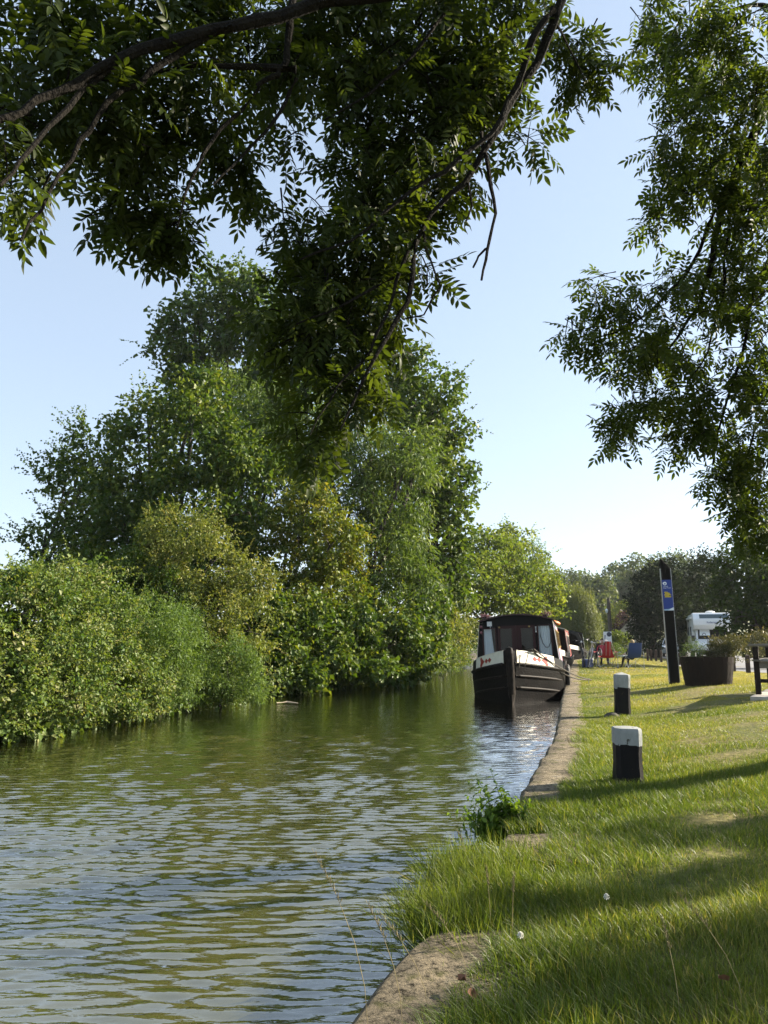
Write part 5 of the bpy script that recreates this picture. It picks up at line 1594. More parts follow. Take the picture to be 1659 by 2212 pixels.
# ------------------------------------------------------------------ narrowboats
def narrowboat(loc, rz, label, L, cols, front, hood=False, detail=True, cab0=2.35):
    """local axes: x to starboard of the view, y back from the stem, z above the water"""
    root = empty('narrowboat', loc, rz, label, 'boat', 'narrowboats moored along the towpath')
    B = 1.04
    def hb(t): return max(.035, B * math.sin(math.pi / 2 * min(1, max(0, t) / 2.35)) ** .82)
    def zg(t): return .55 + .26 * max(0, 1 - t / 2.3) ** 1.25
    ts = [0, .06, .15, .3, .5, .75, 1.05, 1.4, 1.8, 2.3] + list(np.linspace(2.6, L - 1.6, 8)) + [L - 1.0, L - .6, L - .3, L - .1]
    def bb(t): 
        return hb(t) if t < L - 1.6 else B * math.sqrt(max(.02, 1 - ((t - (L - 1.6)) / 1.62) ** 2.4))
    mb = MB()
    rows = []
    for sgn in (-1, 1):
        rows = []
        for t in ts:
            b, g_ = bb(t), zg(t)
            fin = .80 + .18 * min(1, t / 2.3)
            rows.append([(sgn * b * q, t - .10 * (z / .8) * max(0, 1 - t / .4), z) for q, z in ((fin * .97, -.35), (fin, 0), (.5 + fin / 2, .25), (1, g_ * .75), (1, g_))])
        if sgn > 0: rows = [r[::-1] for r in rows]
        mb.grid(rows)
    mb.build('hull', M['hull'], root, smooth=True)
    # deck
    mb = MB()
    mb.grid([[(-bb(t) * .99, t, zg(t) - .04), (bb(t) * .99, t, zg(t) - .04)] for t in ts])
    mb.build('deck', M['hull'], root)
    def strake(zf, r, name, t0=.02):
        for sgn in (-1, 1):
            mb = MB()
            mb.tube([(sgn * (bb(t) * (.5 + .5 * min(1, .8 + zf(t) * .3)) + .012), t - .08 * zf(t) * max(0, 1 - t / .4), zf(t)) for t in ts if t0 <= t < L - .5], r, 6)
            mb.build(name, M['strake'], root, smooth=True)
    strake(zg, .032, 'gunwale')
    if detail:
        strake(lambda t: .33 + .235 * max(0, 1 - t / 2.3) ** 1.15, .027, 'rubbing_strake')
        strake(lambda t: .085 + .25 * max(0, 1 - t / 2.3) ** 1.1, .027, 'rubbing_strake')
    mb = MB()
    mb.tube([(0, .06, -.35), (0, .02, .2), (0, -.045, .7), (0, -.075, 1.0), (0, -.06, 1.09), (0, -.03, 1.115)], [.075, .078, .082, .085, .07, .03], 10)
    mb.build('stem_post', M['strake'], root, smooth=True)
    # raised bow sides
    def zt(t): return zg(t) + .225 + .03 * max(0, 1 - t / 2.3)
    bt = [t for t in np.linspace(.06, 2.2, 14)]
    for sgn in (-1, 1):
        mb = MB()
        outer = [[(sgn * bb(t) * .985, t - .07 * max(0, 1 - t / .4), zg(t) + .01), (sgn * bb(t) * .965, t - .085 * max(0, 1 - t / .4), zt(t))] for t in bt]
        inner = [[(sgn * (bb(t) * .985 - .03), t + .02, zg(t) + .01), (sgn * (bb(t) * .965 - .03), t + .02, zt(t))] for t in bt]
        mb.grid(outer if sgn < 0 else [r[::-1] for r in outer]); mb.grid(inner if sgn > 0 else [r[::-1] for r in inner])
        mb.grid([[o_[1], i_[1]] for o_, i_ in zip(outer, inner)])
        mb.build('bulwark', M['cabin_black'], root)
        pt = [t for t in np.linspace(.12, 1.35, 12)]
        off = .008
        def pp(t, f): 
            b = bb(t) * (.985 - .02 * f)
            e = .01
            nb = Vector((1, -(bb(t + e) - bb(t - e)) / (2 * e), 0)).normalized()
            return Vector((sgn * (b + nb.x * off), t + nb.y * off - (.07 + .015 * f) * max(0, 1 - t / .4), zg(t) + .012 + (zt(t) - zg(t) - .008) * f))
        mb = MB(); r_ = [[pp(t, f) for f in (0, .5, 1)] for t in pt]
        mb.grid(r_ if sgn < 0 else [q[::-1] for q in r_])
        pan = mb.build('bow_panel', M['cream'], root)
        if detail:
            off = .012
            # heart with two diamonds, the heart outermost
            def shape(t0, f0, pts, name):
                mb = MB()
                vs = [pp(t0, f0)] + [pp(t0 + a, f0 + b) for a, b in pts]
                mb.add(vs, [(0, i, i % (len(vs) - 1) + 1) for i in range(1, len(vs))])
                mb.build(name, M['heart_red'], pan)
            for tq in (.58, .72):
                shape(tq, .5, [(-.075, 0), (0, .22), (.075, 0), (0, -.22)], 'painted_diamond')
            shape(.92, .5, [(-.12, 0), (-.03, .2), (.03, .40), (.08, .46), (.12, .3), (.085, .0), (.12, -.3), (.08, -.46), (.03, -.4), (-.03, -.2)], 'painted_heart')
            off = .008
            mb = MB(); mb.tube([pp(t, 1.0) + Vector((0, 0, .006)) for t in pt], .008, 5); mb.build('panel_trim', M['cream'], pan)
    # cabin
    c0, c1 = cab0, L - (2.3 if not hood else 2.6)
    bw, tw, zb, ze, zc = .95, .83, .56, 1.70, 1.835
    def prof(y, sh=0.0):
        p = [(-bw, zb), (-tw, ze)]
        for k in range(1, 8):
            a = k / 8
            x = -tw + 2 * tw * a
            p.append((x, ze + (zc - ze) * (1 - (x / tw) ** 2)))
        p += [(tw, ze), (bw, zb)]
        return [(x, y, z) for x, z in p]
    mb = MB()
    mb.grid([prof(c0 + .004)[:2], prof(c1)[:2]])
    sideL = mb.build('cabin_side', cols['side'], root)
    mb = MB(); mb.grid([prof(c0 + .004)[-2:], prof(c1)[-2:]]); sideR = mb.build('cabin_side', cols['side'], root)
    mb = MB()
    ra, rb = prof(c0 - .12)[1:-1], prof(c1 + .1)[1:-1]
    up = lambda r_, d: [(x * 1.02, y, z + d) for x, y, z in r_]
    mb.grid([up(ra, .0), up(rb, .0)]); mb.grid([up(ra, .028), up(rb, .028)]); mb.grid([up(ra, .0), up(ra, .028)]); mb.grid([up(rb, 0), up(rb, .028)])
    roof = mb.build('roof', cols['roof'], root)
    mb = MB(); mb.f.append(tuple(range(len(prof(c1))))); mb.v += prof(c1); mb.build('rear_bulkhead', cols['front'], root)
    # side panels and windows
    sq = Matrix.Rotation(math.atan2(bw - tw, ze - zb), 3, 'Y')
    def on_side(sgn, y0, y1, f0, f1, name, m, th=.02, par=None, lift=.006):
        x0 = bw + (tw - bw) * f0; x1 = bw + (tw - bw) * f1
        za = zb + (ze - zb) * f0; zb_ = zb + (ze - zb) * f1
        mb = MB()
        vs = []
        for d in (lift, lift + th):
            vs += [(sgn * (x0 + d), y0, za), (sgn * (x0 + d), y1, za), (sgn * (x1 + d), y1, zb_), (sgn * (x1 + d), y0, zb_)]
        mb.add(vs, [(0, 1, 2, 3), (4, 5, 6, 7), (0, 1, 5, 4), (1, 2, 6, 5), (2, 3, 7, 6), (3, 0, 4, 7)])
        return mb.build(name, m, par or root)
    for sgn, sd in ((-1, sideL), (1, sideR)):
        ny = c0 + .35
        k = 0
        while ny + 1.2 < c1 - .2:
            on_side(sgn, ny, ny + 1.15, .06, .92, 'side_panel', cols['panels'][k % len(cols['panels'])], .008, sd)
            fr = on_side(sgn, ny + .3, ny + .9, .42, .82, 'window_frame', M['brass'] if detail else M['cream'], .02, sd, .016)
            on_side(sgn, ny + .34, ny + .86, .46, .78, 'window_glass', M['glass_dark'], .004, sd, .037)
            ny += 1.3; k += 1
        on_side(sgn, c0 + .02, c0 + .16, .02, .97, 'cream_border', M['cream'], .008, sd)
    # front bulkhead
    if front:
        yf = c0
        X = lambda u: u
        def fbox(x0, x1, z0, z1, d0, d1, name, m, par):
            return MB().box(((x0 + x1) / 2, yf + (d0 + d1) / 2, (z0 + z1) / 2), (x1 - x0, abs(d1 - d0), z1 - z0)).build(name, m, par)
        # bulkhead built round its openings
        op = [(-.76, -.47, .86, 1.54), (.50, .80, .90, 1.58), (-.36, -.10, 1.03, 1.53), (.115, .375, 1.03, 1.53)]
        body = MB()
        def xlim(z): return bw + (tw - bw) * (z - zb) / (ze - zb)
        # strips between the openings, each a thin slab following the leaning side
        def quad(pts):
            body.add([(x, yf, z) for x, z in pts] + [(x, yf + .04, z) for x, z in pts], [(0, 1, 2, 3), (7, 6, 5, 4), (0, 1, 5, 4), (1, 2, 6, 5), (2, 3, 7, 6), (3, 0, 4, 7)])
        zl, zh = zb, 1.60
        xl, xh = -xlim(zl), -xlim(zh)
        quad([(xl, zl), (-.765, zl), (-.765, zh), (xh, zh)])
        quad([(.805, zl), (-xl, zl), (-xh, zh), (.805, zh)])
        quad([(-.765, zl), (-.465, zl), (-.465, .86), (-.765, .86)]); quad([(-.765, 1.54), (-.465, 1.54), (-.465, zh), (-.765, zh)])
        quad([(.495, zl), (.805, zl), (.805, .90), (.495, .90)]); quad([(.495, 1.58), (.805, 1.58), (.805, zh), (.495, zh)])
        for a, b in ((-.465, -.425), (.435, .495)): quad([(a, zl), (b, zl), (b, zh), (a, zh)])
        # arched part above
        n = 12
        arc = []
        for k in range(n + 1):
            x = -xlim(zh) + 2 * xlim(zh) * k / n
            arc.append((x, zh, min(ze + (zc - ze) * (1 - min(1, abs(x) / tw) ** 2), ze + .9)))
        for k in range(n):
            (xa, za, ta), (xb, zb2, tb) = arc[k], arc[k + 1]
            ta = min(ta, ze + (zc - ze) * (1 - min(1, abs(xa) / tw) ** 2)); 
            quad([(xa, zh), (xb, zh), (min(max(xb, -tw), tw), tb), (min(max(xa, -tw), tw), ta)])
        body.build('front_bulkhead', cols['front'], root)
        # doors
        for s_, (xa, xb, wx0, wx1) in (('l', (-.425, .002, -.36, -.10)), ('r', (.006, .435, .115, .375))):
            d = MB()
            def dq(x0, x1, z0, z1): d.box(((x0 + x1) / 2, yf - .012 + .02, (z0 + z1) / 2), (x1 - x0, .045, z1 - z0))
            dq(xa, wx0, zb, zh); dq(wx1, xb, zb, zh); dq(wx0, wx1, zb, 1.03); dq(wx0, wx1, 1.53, zh)
            dr = d.build('door', M['maroon'], root)
            fbox(wx0 + .001, wx1 - .001, 1.031, 1.529, .0, .006, 'door_glass', M['glass'], dr)
            mb = MB(); mb.lathe([(.012, 0), (.022, -.02), (.012, -.035)], n=10, axis='Y')
            kn = mb.build('door_knob', M['brass'], dr); kn.location = (xa + .05 if s_ == 'l' else xb - .13, yf - .015, 1.565)
        for wi, (x0, x1, z0, z1) in enumerate(op[:2]):
            fr = MB()
            for a in ((x0 - .02, x0 + .008, z0 - .02, z1 + .02), (x1 - .008, x1 + .02, z0 - .02, z1 + .02)): fr.box(((a[0] + a[1]) / 2, yf - .008, (a[2] + a[3]) / 2), (a[1] - a[0], .03, a[3] - a[2]))
            for a in ((x0 + .008, x1 - .008, z0 - .02, z0 + .008), (x0 + .008, x1 - .008, z1 - .008, z1 + .02)): fr.box(((a[0] + a[1]) / 2, yf - .0085, (a[2] + a[3]) / 2), (a[1] - a[0], .029, a[3] - a[2]))
            w_ = fr.build('window', M['maroon'], root)
            fbox(x0 + .002, x1 - .002, z0 + .002, z1 - .002, .008, .013, 'window_glass', M['glass'], w_)
            # pleated curtain behind the glass
            mb = MB(); rows = []
            fx0, fx1, bx0, bx1 = (x0 + .02, x0 + .19, x0 + .01, x0 + .26) if wi == 0 else (x0 + .0, x1 - .04, x0 + .0, x1 - .0)
            for k in range(9):
                t = k / 8
                a, b = bx0 + (fx0 - bx0) * t, bx1 + (fx1 - bx1) * t ** .7
                rows.append([(a + (b - a) * q / 36, yf + .034 + .014 * math.sin(q * 1.05 + .4 * math.sin(k)), z0 - .02 + (z1 - z0 + .04) * t) for q in range(37)])
            mb.grid(rows)
            mb.build('curtain', M['curtain'], w_, smooth=True)
        # inside, seen dimly through the doors
        MB().box((0, yf + 1.2, 1.1), (1.7, .04, 1.1)).build('inner_wall', M['interior'], root)
        # hose loop, handle, notice, lamps
        mb = MB(); mb.tube([(.545, yf - .03, 1.60), (.55, yf - .03, 1.35), (.59, yf - .03, 1.18), (.66, yf - .03, 1.08), (.72, yf - .03, 1.09), (.77, yf - .03, 1.2), (.775, yf - .03, 1.45), (.75, yf - .03, 1.62)], .009, 6)
        mb.build('hanging_cable', M['plastic_black'], root, smooth=True)
        MB().tube([(.455, yf - .04, 1.43), (.455, yf - .045, 1.56)], .016, 8).build('grab_handle', M['plastic_white'], root)
        nt = fbox(-.655, -.545, 1.60, 1.705, -.022, -.012, 'notice', M['plastic_white'], root)
        for dx, dz in ((-.03, .03), (.03, .03), (0, 0), (-.03, -.03), (.03, -.03)):
            fbox(-.6 + dx - .005, -.6 + dx + .005, 1.652 + dz - .005, 1.652 + dz + .005, -.0245, -.0225, 'notice_mark', M['van_grey'], nt)
        MB().tube([(-.585, yf - .02, 1.6), (-.575, yf - .02, 1.2)], .005, 5).build('notice_cord', M['plastic_white'], root)
        for x, z in ((-.80, 1.59), (-.80, 1.46)):
            mb = MB(); mb.lathe([(.0, -.03), (.03, -.02), (.035, 0)], n=10, axis='Y'); a = mb.build('red_lamp', M['flower_red'], root); a.location = (x - .0, yf - .005, z)
    # mooring studs on the fore deck
    if detail:
        for x in (-.22, .16):
            mb = MB(); mb.tube([(x, .55, zg(.5) - .04), (x, .55, zg(.5) + .26)], .03, 8); mb.tube([(x - .09, .55, zg(.5) + .24), (x + .09, .55, zg(.5) + .24)], .026, 8)
            mb.build('mooring_stud', M['hull'], root, smooth=True)
    return root, dict(zg=zg, bb=bb, zc=zc, c0=c0, c1=c1, tw=tw)

BROT = -math.atan2(.23, .973)
BL = (2.547, 15.692, 0.000)
bc1 = dict(side=M['cabin_black'], roof=M['roof_red'], front=M['cabin_black'], panels=[M['panel_blue'], M['panel_red'], M['cream']])
boat1, b1 = narrowboat((BL[0], BL[1], 0), BROT, 'black narrowboat facing the camera with curtained cabin front and cream bow panels', 12.5, bc1, True)
boat1.rotation_euler = (0, R(-1.7), BROT)          # she lists a little away from the bank
bm1 = Matrix.Translation(Vector((BL[0], BL[1], 0))) @ Euler((0, R(-1.7), BROT)).to_matrix().to_4x4()
def onboat(x, y, z): return bm1 @ Vector((x, y, z))
# pots of flowers and gear on the roof
for i, (x, y, lab) in enumerate([(-.72, 2.5, 'pink flowers on the left front corner of the boat roof'), (.68, 2.6, 'small pink flowers on the right front corner of the boat roof')]):
    zz = 1.70 + .135 * (1 - (x / .83) ** 2) + .03
    p = onboat(x, y, zz)
    rt = empty('flower_pot', p, 0, lab, 'flower pot', 'flower pots on the boat roof')
    MB().lathe([(.05, 0), (.07, .06), (.066, .06), (.05, .02)], n=12).build('pot', M['plastic_black'], rt)
    g = np.random.default_rng(i + 5)
    n = 240 - 110 * i
    P = g.normal(size=(n, 3)) * np.array([.075, .06, .028]) + np.array([.02, 0, .075])
    leaf_mesh('petals', P, g.normal(size=(n, 3)), g.normal(size=(n, 3)) + [0, 0, 1], np.full(n, .03), np.full(n, .022), g.random(n), M['flower_red'] if i == 0 else M['flower_red'], rt)
for i, (x, y, nm, lab, cat) in enumerate([(.66, 9.4, 'lifebuoy', 'orange lifebuoy lying on the boat roof', 'lifebuoy')]):
    zz = 1.70 + .135 * (1 - (x / .83) ** 2) + .08
    vs = MB(); 
    pts = [(.25 * math.cos(a), .25 * math.sin(a), 0) for a in np.linspace(0, 2 * math.pi, 21)]
    vs.tube(pts, .055, 8, caps=False)
    o = vs.build(nm, M['plastic_orange'], None, smooth=True); o.location = onboat(x, y, zz); o.rotation_euler = (0, R(15), 0)
    tag(o, lab, cat)
# mooring lines from the bow stud
def rope(pts, r, name, label, group=None):
    mb = MB(); 
    # sagging curve through the points
    Q = []
    for i in range(len(pts) - 1):
        a, b, sag = Vector(pts[i][:3]), Vector(pts[i + 1][:3]), pts[i][3] if len(pts[i]) > 3 else 0
        for k in range(10):
            t = k / 10
            q = a.lerp(b, t); q.z -= sag * 4 * t * (1 - t); Q.append(q)
    Q.append(Vector(pts[-1][:3]))
    mb.tube(Q, r, 6)
    o = mb.build(name, M['rope'], None, smooth=True)
    return tag(o, label, 'rope', group)
stud = onboat(.16, .5, 1.0)
pin = Vector((4.739, 18.318, 0.253))
rail = onboat(.42, .42, 1.06)
rope([(*stud, .0), (*rail, .16), (pin.x, pin.y, pin.z + .1)], .017, 'mooring_rope', 'dark mooring rope from the bow stud down to the grass', 'mooring ropes')
rope([(*(stud + Vector((0, 0, .02))), .0), (*(rail + Vector((.05, .02, .01))), .10), (pin.x + .06, pin.y - .1, pin.z + .1)], .013, 'mooring_rope', 'upper thinner mooring rope beside the dark one', 'mooring ropes')
rope([(*stud, .0), (*onboat(.20, .08, .95), .02), (*onboat(.165, .04, .72),)], .009, 'mooring_rope', 'short rope end looped over the right cream panel next to the stem', 'mooring ropes')
rope([(*stud, .0), (*onboat(.36, .17, 1.0), .02), (*onboat(.275, .12, .73),)], .009, 'mooring_rope', 'thin rope end hanging across the right cream panel', 'mooring ropes')
o = MB().tube([(0, 0, -.2), (.03, .0, .14)], .012, 6).build('mooring_pin', M['steel'], None); o.location = pin
tag(o, 'steel mooring pin in the grass at the end of the rope', 'mooring pin')
# fenders on the wall side
for i, yy in enumerate((2.6, 4.2)):
    p = onboat(1.09, yy, .42)
    rt = empty('boat_fender', p, BROT, ['black rope fender hanging at the front right of the boat', 'black rope fender hanging farther back on the boat side'][i], 'fender', 'fenders between boat and wall')
    MB().lathe([(.02, -.22), (.055, -.18), (.06, 0), (.055, .18), (.02, .22)], n=10).build('fender_body', M['tyre'], rt, smooth=True)
    MB().tube([(0, 0, .2), (-.06, 0, .34)], .008, 5).build('lanyard', M['rope'], rt)

# boats farther along
def edge_pt(y, s): return (float(xedge(y)) + s, y, 0)
p2 = edge_pt(29.2, -1.02)
bc2 = dict(side=M['panel_red'], roof=M['cream'], front=M['panel_red'], panels=[M['panel_red'], M['cream'], M['panel_green']])
boat2, _ = narrowboat(p2, BROT - .02, 'red and cream narrowboat moored behind the black one', 11.5, bc2, False, detail=False)
p3 = edge_pt(44.6, -.75)
bc3 = dict(side=M['panel_green'], roof=M['cabin_black'], front=M['cabin_black'], panels=[M['panel_green']])
boat3, b3 = narrowboat(p3, BROT - .02, 'dark narrowboat with black canvas hood, farthest along the bank', 11.0, bc3, False, detail=False)
m3 = Matrix.Translation(Vector(p3)) @ Matrix.Rotation(BROT - .02, 4, 'Z')
# canvas hood on hoops with a clear panel
hood = MB()
outer = [(-.8, .6), (-.78, 1.35), (-.62, 1.72), (-.3, 1.86), (0, 1.89), (.3, 1.86), (.62, 1.72), (.78, 1.35), (.8, .6)]
inner = [(-.62, .95), (-.6, 1.3), (-.48, 1.55), (-.24, 1.66), (0, 1.68), (.24, 1.66), (.48, 1.55), (.6, 1.3), (.62, .95)]
hv, hf = [], []
for (a, b), (c, d) in zip(outer, inner): hv += [(a, .9, b), (c, .9, d)]
for k in range(8): hf.append((2 * k, 2 * k + 1, 2 * k + 3, 2 * k + 2))
hv += [(a, 2.4, b) for a, b in outer]
for k in range(8): hf.append((2 * k, 2 * k + 2, 19 + k, 18 + k))
hood.add(hv, hf).build('canvas_hood', M['canvas'], boat3)

# ------------------------------------------------------------------ bicycles
def bicycle(loc, rz, lean, label, col):
    root = empty('bicycle', loc, 0, label, 'bicycle', 'bicycles parked on the grass')
    root.rotation_euler = (0, lean, rz)
    for wy in (-.53, .53):
        w = MB(); w.tube([(0, wy + .33 * math.cos(a), .345 + .33 * math.sin(a)) for a in np.linspace(0, 2 * math.pi, 29)], .02, 7, caps=False)
        wh = w.build('wheel', M['tyre'], root, smooth=True)
        r_ = MB(); r_.tube([(0, wy + .305 * math.cos(a), .345 + .305 * math.sin(a)) for a in np.linspace(0, 2 * math.pi, 25)], .009, 5, caps=False); r_.build('rim', M['steel'], wh)
        s_ = MB()
        for k in range(14):
            a = 2 * math.pi * k / 14
            s_.tube([(.02 if k % 2 else -.02, wy, .345), (0, wy + .3 * math.cos(a), .345 + .3 * math.sin(a))], .0015, 3, caps=False)
        s_.build('spokes', M['steel'], wh)
    f = MB()
    hd, bbk, st = (0, -.40, .82), (0, .06, .30), (0, .22, .80)
    f.tube([hd, bbk], .017, 7); f.tube([(0, -.41, .88), st], .015, 7); f.tube([bbk, st], .015, 7)
    for x in (-.05, .05):
        f.tube([(x * .3, .2, .74), (x, .53, .345)], .009, 5); f.tube([(x * .3, .06, .3), (x, .53, .345)], .009, 5)
    f.build('frame', col, root, smooth=True)
    fk = MB()
    for x in (-.05, .05): fk.tube([(x * .4, -.40, .76), (x, -.45, .6), (x, -.53, .345)], .011, 6)
    fk.tube([(0, -.40, .74), (0, -.43, 1.0)], .014, 6)
    fk.build('fork', col, root, smooth=True)
    h = MB(); h.tube([(-.31, -.3, 1.05), (-.24, -.36, 1.06), (-.1, -.44, 1.02), (0, -.45, 1.0), (.1, -.44, 1.02), (.24, -.36, 1.06), (.31, -.3, 1.05)], .012, 6)
    hb_ = h.build('handlebar', M['plastic_black'], root, smooth=True)
    for x in (-.15, .15):
        h = MB(); h.tube([(x, -.42, 1.03), (x * 1.3, -.5, 1.02)], .006, 5); h.build('brake_lever', M['steel'], hb_)
    l = MB(); l.lathe([(.03, 0), (.04, -.03), (.0, -.05)], n=10, axis='Y'); la = l.build('front_lamp', M['lamp_glass'], root); la.location = (0, -.5, .97)
    s = MB(); rows = [[(-.02, .06, .93), (0, .06, .945), (.02, .06, .93)], [(-.03, .16, .935), (0, .16, .955), (.03, .16, .935)], [(-.08, .28, .94), (0, .28, .96), (.08, .28, .94)], [(-.06, .34, .93), (0, .34, .95), (.06, .34, .93)]]
    s.grid(rows); s.tube([st, (0, .24, .93)], .013, 6); s.build('saddle', M['plastic_black'], root, smooth=True)
    c = MB()
    c.lathe([(.085, -.004), (.085, .004)], (.05, .06, .3), 16, 'X')
    for a in (.6, .6 + math.pi): c.tube([(.07, .06, .3), (.07, .06 + .17 * math.cos(a), .3 + .17 * math.sin(a)), (.14, .06 + .17 * math.cos(a), .3 + .17 * math.sin(a))], .01, 5)
    c.build('crank', M['steel'], root)
    for wy in (-.53, .53):
        mg = MB(); rows = []
        for a in np.linspace(.25, 2.7, 10) if wy < 0 else np.linspace(.4, 2.9, 10): rows.append([(-.028, wy + .37 * math.cos(a), .345 + .37 * math.sin(a)), (0, wy + .378 * math.cos(a), .345 + .378 * math.sin(a)), (.028, wy + .37 * math.cos(a), .345 + .37 * math.sin(a))])
        mg.grid(rows); mg.build('mudguard', M['plastic_black'], root)
    return root
bk = Vector((7.491, 29.389, 0.250))
bicycle(Vector((7.756, 30.423, 0.250)), -.22, R(-5), 'bicycle facing the camera, nearest the boats', M['plastic_black'])
bicycle(Vector((7.829, 29.883, 0.250)), -.36, R(10), 'bicycle facing the camera with dark frame, leaning beside the first', M['steel'])
bicycle(Vector((8.353, 30.972, 0.250)), -.05, R(6), 'bicycle turned to the right beside the red chair', M['cloth_black'])

# ------------------------------------------------------------------ camping chairs, people
def camp_chair(loc, rz, label, fab, wtop, wseat, hback):
    """seen from behind when facing +y"""
    root = empty('camping_chair', loc, rz, label, 'chair', 'folding camping chairs')
    b = MB(); rows = []
    prof = [(-.02, .40), (-.10, .46), (-.17, .60), (-.21, .75), (-.24, hback)]
    for i, (y, z) in enumerate(prof):
        t = i / 4
        w = wseat + (wtop - wseat) * min(1, t * 1.4)
        rows.append([(x * w / 2, y - .04 * (1 - x * x) * (1 - .4 * t), z - (.03 * (1 - x * x) if i < 2 else 0)) for x in np.linspace(-1, 1, 9)])
    b.grid(rows)
    back = b.build('backrest', fab, root, smooth=True)
    s = MB(); rows = []
    for t in np.linspace(0, 1, 6):
        rows.append([(x * (wseat / 2 + .03 * t), -.03 + .5 * t, .40 + .04 * t - .06 * (1 - x * x) * math.sin(math.pi * (t * .8 + .1))) for x in np.linspace(-1, 1, 9)])
    s.grid(rows); s.build('seat', fab, root, smooth=True)
    for x in ((-.07, .07) if wtop < .4 else ()):
        st = MB(); st.grid([[(x - .009, y - .046, z), (x + .009, y - .046, z)] for y, z in prof]); st.build('strap', M['strap_grey'], back)
    for sx in (-1, 1):
        a = MB(); a.grid([[(sx * (wseat / 2 + .02), -.12, .60), (sx * (wseat / 2 + .13), -.12, .60)], [(sx * (wseat / 2 + .05), .12, .58), (sx * (wseat / 2 + .17), .12, .575)], [(sx * (wseat / 2 + .06), .42, .6), (sx * (wseat / 2 + .17), .42, .6)]])
        a.build('armrest', fab, root)
        f = MB()
        f.tube([(sx * wtop / 2, -.24, hback), (sx * (wseat / 2), -.14, .55), (sx * (wseat / 2 + .03), -.02, .4), (sx * (wseat / 2 - .08), .42, .02)], .009, 6)
        f.build('side_tube', M['steel'], root, smooth=True)
        l = MB(); l.tube([(sx * (wseat / 2 + .1), -.12, .6), (sx * (wseat / 2 + .04), -.2, .02)], .009, 6); l.build('leg', M['steel'], root)
        l = MB(); l.tube([(sx * (wseat / 2 + .12), .4, .6), (sx * (wseat / 2 + .06), .44, .02)], .009, 6); l.build('leg', M['steel'], root)
        c = MB(); c.tube([(sx * (wseat / 2 + .04), -.2, .03), (-sx * wseat / 2 * .9, -.02, .4)], .008, 5); c.build('cross_brace', M['steel'], root)
        ft = MB()
        for yy in (-.2, .44): ft.lathe([(.02, 0), (.02, .03)], (sx * (wseat / 2 + (.04 if yy < 0 else .06)), yy, 0), 8)
        ft.build('foot', M['plastic_black'], root)
    return root

